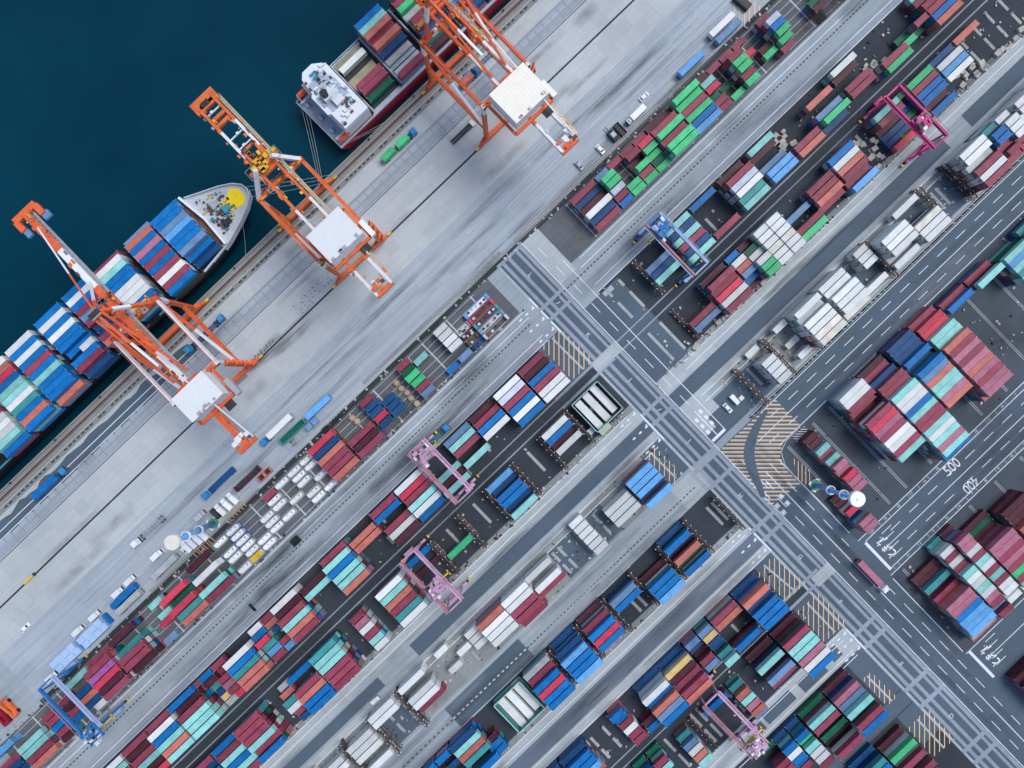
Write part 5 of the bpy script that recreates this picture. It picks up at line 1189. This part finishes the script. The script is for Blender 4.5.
fl = MB(); fl.mat(paint_mat('trailer_deep_blue', (.010, .075, .24))); fl.box((0, 0, 0), (12.4, 2.4, .3)); o = fl.build('trailer_bed', off=(0, 0, 0)); o.parent = bpy.data.objects[[x.name for x in bpy.data.objects if x.get('label') == 'truck with empty dark blue long trailer below the left crane'][0]]; o.location = (0, 0, 1.35)
tractor(P(154, 527), DN, 'white-cab truck with empty pale skeletal trailer on the apron', M_CABW, None, 2, paint_mat('chassis_pale', (.30, .36, .38), .6, .2, .3))
tractor(P(282, 426), DN, 'truck with long cream covered trailer and blue cab beside the left crane stairs', M_CABB, ('w', 'long cream-white box on the truck near the orange crane end'), 2)
tractor(P(467, 83), UP, 'truck with salmon box and blue cab under the top crane', M_CABB, ('o', 'short salmon box on the truck under the top crane'), 1)
tractor(P(484, 62), DN, 'empty dark trailer with blue cab behind the salmon truck under the top crane', M_CABB, None, 2, M_CHASB)
tractor(P(866, 571), LV, 'white-cab truck driving down the crossroad with a long pink container', M_CABW, ('p', 'long dusty pink container on the truck driving down the crossroad'), 2)
tractor(P(436, 437.5), UP, 'blue-cab truck with teal trailer beside the upper lilac gantry', M_CABB, None, 1, paint_mat('trailer_teal', (.03, .24, .27), .5, .1, .2))
trailer(P(689, 67.5), UP, 'parked trailer under a light blue box at the top of the apron', 2, None, ('l', 'light blue long box on a parked trailer at the top of the apron'))
trailer(P(719.5, 29), UP, 'parked trailer under a white box beside the yellow stripes at top', 2, M_CHASB, ('w', 'long white box on the parked trailer beside the yellow stripes'))
trailer(P(725.5, 35.5), UP, 'parked trailer under a steel blue box beside the yellow stripes at top', 2, M_CHASB, ('s', 'long steel blue box on the parked trailer beside the yellow stripes'))
trailer(P(320, 407), UP, 'parked trailer under a light blue box right of the lattice bed', 2, None, ('l', 'light blue long box on the parked trailer right of the lattice bed'))
trailer(P(335, 421), UP, 'empty dark trailer beside the drain strip near the light blue box', 2)
# two open flat beds: aqua open-top and lattice
r = local('open_top_box', 'long aqua open-topped box with dark inside, parked beside the cream truck', 'open container', P(294, 431.5), UP); mb = MB(); mb.mat(paint_mat('aqua_paint', (.08, .40, .50)))
for s_ in (-1, 1): mb.box((0, s_ * 1.15, 1.5), (12.2, .14, 2.2)); mb.box((s_ * 6.05, 0, 1.5), (.14, 2.3, 2.2))
lb(mb, 'walls', r); mb = MB(); mb.mat(CM['e']); mb.box((0, 0, .55), (12, 2.2, .3)); mb.box((1.5, -.3, 1.0), (6, .8, .7)); lb(mb, 'floor', r)
r = local('lattice_trailer', 'parked trailer with pale lattice frame beside the aqua open box', 'trailer', P(302, 434.5), UP); mb = MB(); mb.mat(M_GALV)
for s_ in (-1, 1): mb.box((-1, s_ * 1.15, 1.2), (13, .12, .2))
for k in range(7): mb.bar((-7.4 + k * 1.9, -1.15, 1.2), (-7.4 + (k + 1) * 1.9, 1.15, 1.2), .1, .1); mb.box((-7.4 + k * 1.9, 0, 1.2), (.1, 2.3, .12))
lb(mb, 'frame', r); mb = MB(); mb.mat(CM['s']); mb.box((4.6, 0, 1.9), (2.6, 2.3, 1.4)); mb.box((7.6, 0, 1.9), (2.6, 2.3, 1.4)); lb(mb, 'crates', r); wheels(r, (-5, -3.8, 5), 2.3)
# flat rack group near the left mast
r = local('flat_rack', 'dark maroon flat rack beside the green-striped tank', 'flat rack', P(249, 478), UP); mb = MB(); mb.mat(CM['d']); mb.box((0, 0, .4), (12.2, 2.4, .5)); mb.box((-6, 0, 1.4), (.25, 2.4, 2.2)); mb.box((6, 0, 1.4), (.25, 2.4, 2.2)); lb(mb, 'bed', r); mb = MB(); mb.mat(M_DARK); mb.box((-2.6, .2, 1.1), (5, 1.8, 1.0)); mb.box((3.4, 0, 1.0), (3.4, 1.6, .8)); lb(mb, 'machinery_load', r)
r = local('open_top_box', 'salmon-pink open box with two dark wells beside the flat rack', 'open container', P(266, 474), UP); mb = MB(); mb.mat(CM['o'])
for s_ in (-1, 1): mb.box((0, s_ * 1.1, 1.2), (6.1, .25, 1.8)); mb.box((s_ * 2.95, 0, 1.2), (.3, 2.3, 1.8))
mb.box((0, 0, 1.2), (.8, 2.3, 1.8)); lb(mb, 'walls', r); mb = MB(); mb.mat(M_DARK); mb.box((0, 0, .4), (6, 2.2, .3)); lb(mb, 'floor', r)
# ---------------------------------------------------------------- tank containers
def tank_mesh(mt, frm):
    t_ = MB(); t_.mat(mt); t_.tube((-2.6, 0, 1.32), (2.6, 0, 1.32), 1.16, 20); t_.tube((-2.95, 0, 1.32), (-2.6, 0, 1.32), .8, 20, 1.16); t_.tube((2.6, 0, 1.32), (2.95, 0, 1.32), 1.16, 20, .8)
    f = MB(); f.mat(frm)
    for sx in (-1, 1):
        for sy in (-1, 1): f.box((sx * 2.95, sy * 1.14, 1.29), (.16, .16, 2.58))
        f.box((sx * 2.95, 0, 2.5), (.16, 2.3, .14)); f.box((sx * 2.95, 0, .08), (.16, 2.3, .14)); f.bar((sx * 2.95, -1.1, .1), (sx * 2.95, 1.1, 2.5), .1, .1)
    for sy in (-1, 1): f.box((0, sy * 1.14, .1), (6.0, .14, .16))
    w_ = MB(); w_.mat(M_CABW); w_.box((0, .1, 2.52), (5.6, 1.35, .06)); w_.mat(M_DARK); w_.box((1.6, .2, 2.56), (.5, .5, .05)); w_.box((-.5, .3, 2.56), (.4, .3, .05)); w_.mat(M_CABW); w_.tube((.4, -.35, 2.45), (.4, -.35, 2.68), .36, 12); w_.tube((-1.6, -.3, 2.45), (-1.6, -.3, 2.62), .22, 10)
    return t_.mesh('tank_vessel', smooth=False), f.mesh('tank_frame'), w_.mesh('tank_walkway')
TKW, TKC, TKG = tank_mesh(M_TANK, M_GALV), tank_mesh(M_TANKC, M_GALV), tank_mesh(M_TANK, CM['b'])
def tank(j, slot, kind, z=0):
    u, v = A - j * T, -87 + 7 * slot; lab = '%s tank container, %s from the quay in %s tank bay below the red container' % ({'w': 'white', 'c': 'cream', 'b': 'blue-framed white', 'o': 'yellow-topped'}[kind], ORD[slot], ORD[j - 12])
    r = thing('tank_container', lab, 'tank container', W(u, v, .05), 0, 'tank containers in the quayside block', world=False)
    ms = {'w': TKW, 'c': TKC, 'b': TKG, 'o': TKC}[kind]
    for nm, me in zip(('vessel', 'frame', 'walkway'), ms):
        o = bpy.data.objects.new(nm, me); COL.objects.link(o); o.parent = r
    if kind == 'o':
        mb = MB(); mb.mat(M_YEL); mb.box((-.1, 0, 2.62), (5.4, 2.1, .12)); lb(mb, 'cover', r)
TANKS = {12: 'ww-w-b', 13: 'www-cw', 14: 'w--c--', 15: '-ww-w-', 16: '--www-', 17: '----ww', 18: 'bbbwwo', 19: 'c-ww-w'}
for j, sp in TANKS.items():
    for s_, k in enumerate(sp):
        if k != '-': tank(j, s_, k)
# open tops and flat racks beside the tank block's right end
for s_, (mt, lb_) in enumerate(((CM['l'], 'light blue open-topped box with pale load, beside the empty white-lined slots'), (CM['r'], 'red open-ended flat rack with brown load, beside the empty white-lined slots'), (CM['t'], 'teal open-topped box with dark load, beside the empty white-lined slots'), (CM['s'], 'steel blue open-topped box with red lettered load, beside the white-lined slots'), (M_GALV, 'bare grey skeletal frame at the lane side of the open-topped boxes'))):
    r = local('open_top_box' if s_ < 4 else 'flat_rack', lb_, 'open container', W(27.8, -80 + 7 * s_, .05), 0, 'open boxes beside the empty slots'); mb = MB(); mb.mat(mt)
    for q_ in (-1, 1): mb.box((0, q_ * 1.12, 1.25 if s_ < 4 else .5), (12.1, .2, 2.3 if s_ < 4 else .6)); mb.box((q_ * 5.6, 0, 1.3), (1.1, 2.3, 2.4))
    lb(mb, 'walls', r); mb = MB(); mb.mat((M_CABW, M_RUST, CM['d'], M_GALV, M_RACKL)[s_]); mb.box((0, 0, 1.0 if s_ < 4 else .3), (9.8, 1.9, 1.5 if s_ < 4 else .4))
    for k in range(5): mb.mat(random.choice((M_RUST, M_DARK, M_GALV))); mb.box((-4 + 2 * k, random.uniform(-.4, .4), 1.9 if s_ < 4 else .7), (1.1, .9, .3))
    if s_ == 3: mb.mat(CM['r']); [mb.box((-1.6 + .8 * k, 0, 1.85), (.5, .7, .1)) for k in range(5)]
    lb(mb, 'load', r)
for k, (u, v, mt, lb_) in enumerate(((3, -73, M_GALV, 'grey lattice bin, upper left of four small flat racks by the white boxes'), (4, -66, CM['d'], 'dark brown flat rack, second of four by the white boxes'), (3.5, -59, M_RACKL, 'mottled grey flat rack, third of four by the white boxes'), (4, -52, CM['n'], 'navy crate frame nearest the lane, last of four by the white boxes'))):
    r = local('flat_rack', lb_, 'flat rack', W(u, v, .05), 0, 'small flat racks'); mb = MB(); mb.mat(mt); mb.box((0, 0, .3), (6, 2.4, .4)); mb.box((-2.9, 0, 1.3), (.2, 2.4, 2.0)); mb.box((2.9, 0, 1.3), (.2, 2.4, 2.0)); lb(mb, 'bed', r); mb = MB()
    for q_ in range(7): mb.mat(random.choice((mt, M_GALV, M_DARK, M_RUST))); mb.box((random.uniform(-2.3, 2.3), random.uniform(-.8, .8), .9), (random.uniform(.5, 1.6), random.uniform(.4, 1.0), random.uniform(.4, 1.2)))
    lb(mb, 'load', r)
# ---------------------------------------------------------------- parked cars, vans
for (x, y, rz, lb_, m_, kd) in ((643.7, 97.5, UP, 'white car on the apron above the white van', M_CABW, 'car'), (600, 150, LV, 'white car parked askew at the drain strip left of the forklift', M_CABW, 'car'), (579, 166, LV, 'silver-blue car parked askew nearest the magenta-end stacks', M_CARS, 'car'),
        (26.5, 627, UP, 'white car alone on the apron at far left', M_CABW, 'car'), (727, 408, LV, 'white car parked on asphalt beside the hatched box, left of the pair', M_CABW, 'car'), (733.5, 399.5, LV, 'white car parked on asphalt beside the hatched box, right of the pair', M_CABW, 'van'),
        (773, 350.5, LV, 'white small truck beside the rack in the reefer block, upper one', M_CABW, 'pickup'), (784.5, 362.5, LV, 'white small truck beside the rack in the reefer block, lower one', M_CABW, 'pickup'), (376, 699, UP, 'white pickup driving up the lane beside the racks', M_CABW, 'pickup'),
        (184.5, 549, LV + .15, 'white car at the lower end of the row by the mast', M_CABW, 'car'), (159, 554, UP, 'white van parked alone below the cream mast head', M_CABW, 'boxvan'), (202, 515, UP, 'grey box van parked above the mast foot', M_CARS, 'boxvan'),
        (132.5, 579, UP, 'white box van at the apron edge, uppermost beside the blue trailer', M_CABW, 'boxvan'), (120.5, 591, UP, 'white box van at the apron edge, second beside the blue trailer', M_CABW, 'boxvan'), (97.5, 614, UP, 'white box van at the apron edge beside the upper tarpaulin stack', M_CABW, 'boxvan'), (81, 629, UP, 'white box van at the apron edge between the tarpaulin stacks', M_CABW, 'boxvan'), (55, 675, UP, 'white box van at the apron edge beside the blue gantry', M_CABW, 'boxvan')):
    car(P(x, y), rz, lb_, m_, kd)
def yardtruck(x, y, lb_, m_=M_CABW):
    r = local('flatbed_truck', lb_, 'small truck', P(x, y), LV + .1, 'flatbeds by the mast'); mb = MB(); mb.mat(m_); mb.box((-2.2, 0, 1.2), (1.5, 1.9, 1.7), taper=.92); lb(mb, 'cab', r); mb = MB(); mb.mat(m_); mb.box((.6, 0, 1.5), (3.8, 1.9, 1.8)); lb(mb, 'box', r); mb = MB(); mb.mat(M_PLY)
    for q_ in (-.8, .8): mb.box((4.2, q_, .5), (3.0, .3, .3))
    lb(mb, 'ramps', r); mb = MB(); mb.mat(M_GLASS); mb.box((-2.95, 0, 1.5), (.1, 1.6, .6)); lb(mb, 'windscreen', r); wheels(r, (-2.1, 1.6), 1.9, .38)
for k, (x, y) in enumerate(((234.5, 498), (228.5, 504), (222.5, 509.5), (204.5, 534), (199, 538), (193.5, 542), (188.5, 546))):
    yardtruck(x, y, 'white flatbed with timber ramps, %s from the top in row by the mast' % ORD[k])
car(P(216.5, 513), LV, 'black van among the white trucks above the mast foot', M_DARK, 'van')
# forklift and dark skip on the apron
r = local('forklift', 'large forklift with dark body and forks beside the black skip', 'forklift', P(611, 135.5), LV + PI); mb = MB(); mb.mat(M_CHAS); mb.box((-1.0, 0, 1.0), (4.2, 2.2, 1.5)); lb(mb, 'body', r); mb = MB(); mb.mat(M_CARS); mb.box((-.8, 0, 2.3), (2.2, 1.9, 1.3), taper=.9); lb(mb, 'cab', r); mb = MB(); mb.mat(M_PEN)
for q_ in (-1, 1): mb.box((1.4, q_ * .7, 2.0), (.3, .25, 3.6)); mb.box((2.6, q_ * .6, .3), (2.4, .2, .1))
mb.box((1.5, 0, 3.2), (.3, 3.6, .3)); lb(mb, 'mast', r); wheels(r, (-2.2, .8), 2.4, .6)
r = local('steel_skip', 'black open skip beside the forklift on the apron', 'skip', P(619.5, 130.5), LV); mb = MB(); mb.mat(M_DARK); mb.box((0, 0, .6), (5.4, 2.4, .9)); [mb.box((0, s_ * 1.15, 1.3), (5.4, .12, .9)) for s_ in (-1, 1)]; [mb.box((s_ * 2.65, 0, 1.3), (.12, 2.4, .9)) for s_ in (-1, 1)]; lb(mb, 'hopper', r)
tk = local('box_truck', 'white rigid box truck on the apron above the forklift', 'truck', P(635, 117), PI); mb = MB(); mb.mat(M_CABW); mb.box((-1, 0, 2.1), (7.0, 2.3, 2.4)); lb(mb, 'box', tk); cab_shape(tk, 2.7, M_CARS, 2.2, 1.8, 2.4); wheels(tk, (-3, -1.8, 3.4), 2.2, .45)
r = local('steel_skip', 'dark container-sized bin on the yellow stripes at the top edge', 'skip', P(741, 4), LV + .1); mb = MB(); mb.mat(M_CHAS); mb.box((0, 0, 1.1), (7, 3.0, 2.0)); mb.mat(M_DARK); mb.box((0, 0, 2.15), (6.6, 2.6, .1)); lb(mb, 'hopper', r)
# tarpaulin covered stacks
for (x, y, lb_) in ((69, 656, 'light blue tarpaulin-covered stack nearer the blue gantry'), (95.5, 632, 'light blue tarpaulin-covered stack higher up the apron edge')):
    r = local('covered_cargo', lb_, 'covered cargo', P(x, y), UP, 'tarpaulin-covered stacks'); mb = MB(); mb.mat(M_TARP)
    for k in range(4): mb.box((-4.5 + k * 3.05, 1.3, 1.35 + .04 * k), (3.0, 2.6 + .3 * (k % 2), 2.6), taper=.97); mb.box((-4.0 + k * 3.05, -1.35, 1.35), (3.0, 2.6, 2.55 - .1 * (k % 2)), taper=.97)
    lb(mb, 'tarpaulin', r); mb = MB(); mb.mat(CM['b']); mb.box((8.0, .3, 1.1), (1.2, 4.6, 2.1)); lb(mb, 'end_frame', r)
trailer(P(128, 594), UP, 'parked trailer under the ridged blue box beside the tan truck', 2, M_CHASB, ('b', 'ridged blue long box on a parked trailer at the apron edge'))
trailer(P(133, 600), UP, 'parked trailer under a pale tan box beside the ridged blue one', 2, None, ('k', 'pale grey stained long box on a parked trailer beside the ridged blue one'))
trailer(P(168.5, 565), UP, 'parked trailer under a pale grey box below the white van', 2, None, ('k', 'pale grey long box on a parked trailer below the white car'))
r = local('covered_truck', 'pale green canvas-covered truck beside the upper green pen', 'truck', P(604, 428.4), UP); mb = MB(); mb.mat(M_GREENC); mb.box((0, 0, 1.9), (5.6, 2.6, 2.4), taper=.9); [mb.box((-2.2 + k * 1.1, 0, 3.1), (.12, 2.3, .1)) for k in range(5)]; lb(mb, 'canvas', r); mb = MB(); mb.mat(M_CHAS); mb.box((0, 0, .7), (6, 2.3, .3)); lb(mb, 'chassis', r); wheels(r, (-1.9, 1.9), 2.3, .45)
r = local('site_cabin', 'small white cabin at the corner of the upper green pen', 'cabin', P(590.5, 430.5), UP); mb = MB(); mb.mat(M_CABW); mb.box((0, 0, 1.2), (2.0, 2.0, 2.4)); lb(mb, 'walls', r); mb = MB(); mb.mat(M_ROOF); mb.box((0, 0, 2.45), (2.3, 2.3, .12)); lb(mb, 'roof', r)
r = local('pallet_load', 'white wrapped pallet beside the two cars near the hatched box', 'pallet', P(740.5, 398), UP); mb = MB(); mb.mat(M_CREAM); mb.box((0, 0, .8), (1.9, 1.7, 1.3), taper=.94); lb(mb, 'load', r); mb = MB(); mb.mat(M_PLY); mb.box((0, 0, .08), (2.1, 1.9, .14)); lb(mb, 'pallet', r)
# two red and orange straddle machines in the lower left corner
for k, (x, y, m_, lb_) in enumerate(((12.5, 707, M_ORD, 'orange mobile crane machine, right one of two at the left edge'), (4.5, 715, M_HULLR, 'dark red mobile crane machine, left one of two at the left edge'))):
    r = local('reach_stacker', lb_, 'reach stacker', P(x, y), LV, 'reach stackers'); mb = MB(); mb.mat(m_); mb.box((0, 0, 1.1), (7.6, 3.0, 1.2)); mb.box((2.8, 0, 1.9), (1.8, 2.6, .8)); lb(mb, 'body', r); mb = MB(); mb.mat(m_); mb.bar((2.8, .0, 2.6), (-3.8, 0, 3.9), .8, .7); lb(mb, 'boom', r); mb = MB(); mb.mat(M_GLASS); mb.box((.3, -.9, 2.4), (1.5, 1.2, 1.4)); lb(mb, 'cab', r); mb = MB(); mb.mat(m_); mb.box((-4.4, 0, 2.6), (.5, 5.6, .5)); lb(mb, 'spreader', r); wheels(r, (-2.6, 2.6), 3.4, .8)
r = local('cable_cart', 'yellow buffer stop on the dark rail at the far left edge', 'buffer stop', W(-483, -193, 0), UP); mb = MB(); mb.mat(M_YEL); mb.box((0, 0, .7), (5.2, .9, 1.0), taper=.85); mb.mat(M_DARK); mb.box((2.8, 0, .5), (.7, 1.2, .8)); lb(mb, 'body', r)
# concrete blocks piled in the gaps of the tank block and the upper rows
M_BLK = paint_mat('cast_concrete', (.42, .40, .36), .9, .15, .3, wear=(.2, .19, .17)); M_BLKT = paint_mat('cast_concrete_tan', (.46, .37, .25), .9, .15, .3, wear=(.2, .17, .12))
blk = MB(); blk.mat(M_BLK); blk.box((0, 0, .55), (2.2, 1.7, 1.1), taper=.9); bme = blk.mesh('concrete_block'); blk = MB(); blk.mat(M_BLKT); blk.sphere((0, 0, .7), 1.35, 10, 6, .7); tme = blk.mesh('wrapped_roll')
spots = [(-82, -87 + 7 * k) for k in range(1, 6)] + [(-138, -86), (-138, -80)]
for i, (u, v) in enumerate(spots):
    o = bpy.data.objects.new('wrapped_roll', tme); COL.objects.link(o); o.location = W(u + random.uniform(-1, 1), v + random.uniform(-.6, .6), 0); o.rotation_euler = (0, 0, random.uniform(0, 3)); tag(o, 'tan wrapped roll in the gap beside the navy containers of the tank block', 'wrapped roll', 'tan wrapped rolls')
k_ = 0
for (u0, u1, v0, v1, n_) in ((470, 505, 14, 36, 12), (352, 372, 2, 22, 9), (500, 560, 80, 98, 12), (412, 430, 60, 98, 10), (545, 640, 96, 101, 12), (150, 300, 97, 101.5, 12)):
    for i in range(n_):
        o = bpy.data.objects.new('concrete_block', bme); COL.objects.link(o); o.location = W(random.uniform(u0, u1), v0 + (v1 - v0) * (i + .5) / n_, 0.05); o.rotation_euler = (0, 0, random.uniform(-.3, .3)); s_ = random.uniform(.75, 1.35); o.scale = (s_, s_, 1); k_ += 1
        tag(o, 'pale cast concrete block lying among the scattered blocks of the upper right rows', 'concrete block', 'scattered concrete blocks')

r = local('parked_spreader', 'dark slotted lifting frame lying on the apron beside the top crane leg', 'lifting frame', P(462, 134), UP); mb = MB(); mb.mat(M_CHAS)
for s_ in (-.8, .8): mb.box((0, s_, .5), (10.5, .3, .5))
for k in range(12): mb.box((-5.0 + k * .9, 0, .55), (.35, 1.6, .3))
lb(mb, 'frame', r); mb = MB(); mb.mat(M_CREAM); mb.box((5.6, 0, .7), (1.6, 2.4, 1.0)); lb(mb, 'head_block', r)
# ================================================================ CAMERA, LIGHT
cam = bpy.data.cameras.new('camera'); co = bpy.data.objects.new('camera', cam); COL.objects.link(co)
cam.sensor_width = 36; cam.lens = 36 * H * S / 1024; cam.clip_end = 8000; cam.clip_start = 1
co.location = (0, 0, H); co.rotation_euler = (0, 0, -TH); sc.camera = co
wd = bpy.data.worlds.new('World'); sc.world = wd; wd.use_nodes = True; nt = wd.node_tree
bg = nt.nodes['Background']; sky = nt.nodes.new('ShaderNodeTexSky'); sky.sky_type = 'NISHITA'; sky.sun_disc = False
EL, AZ = math.radians(62), math.radians(100)
sky.sun_elevation = EL; sky.sun_rotation = AZ; sky.air_density = 1.0; sky.dust_density = 2.0; sky.ozone_density = 1.0
nt.links.new(sky.outputs[0], bg.inputs[0]); bg.inputs[1].default_value = .12
su = bpy.data.lights.new('sun', 'SUN'); su.energy = 1.3; su.angle = math.radians(28); su.color = (1, .97, .93)
so = bpy.data.objects.new('sun', su); COL.objects.link(so)
d = Vector((math.sin(AZ) * math.cos(EL), math.cos(AZ) * math.cos(EL), math.sin(EL)))
so.rotation_euler = d.to_track_quat('Z', 'Y').to_euler(); so.location = d * 300
vs = sc.view_settings; vs.view_transform = 'Standard'; vs.look = 'None'; vs.gamma = 1; vs.use_curve_mapping = False; vs.exposure = .5
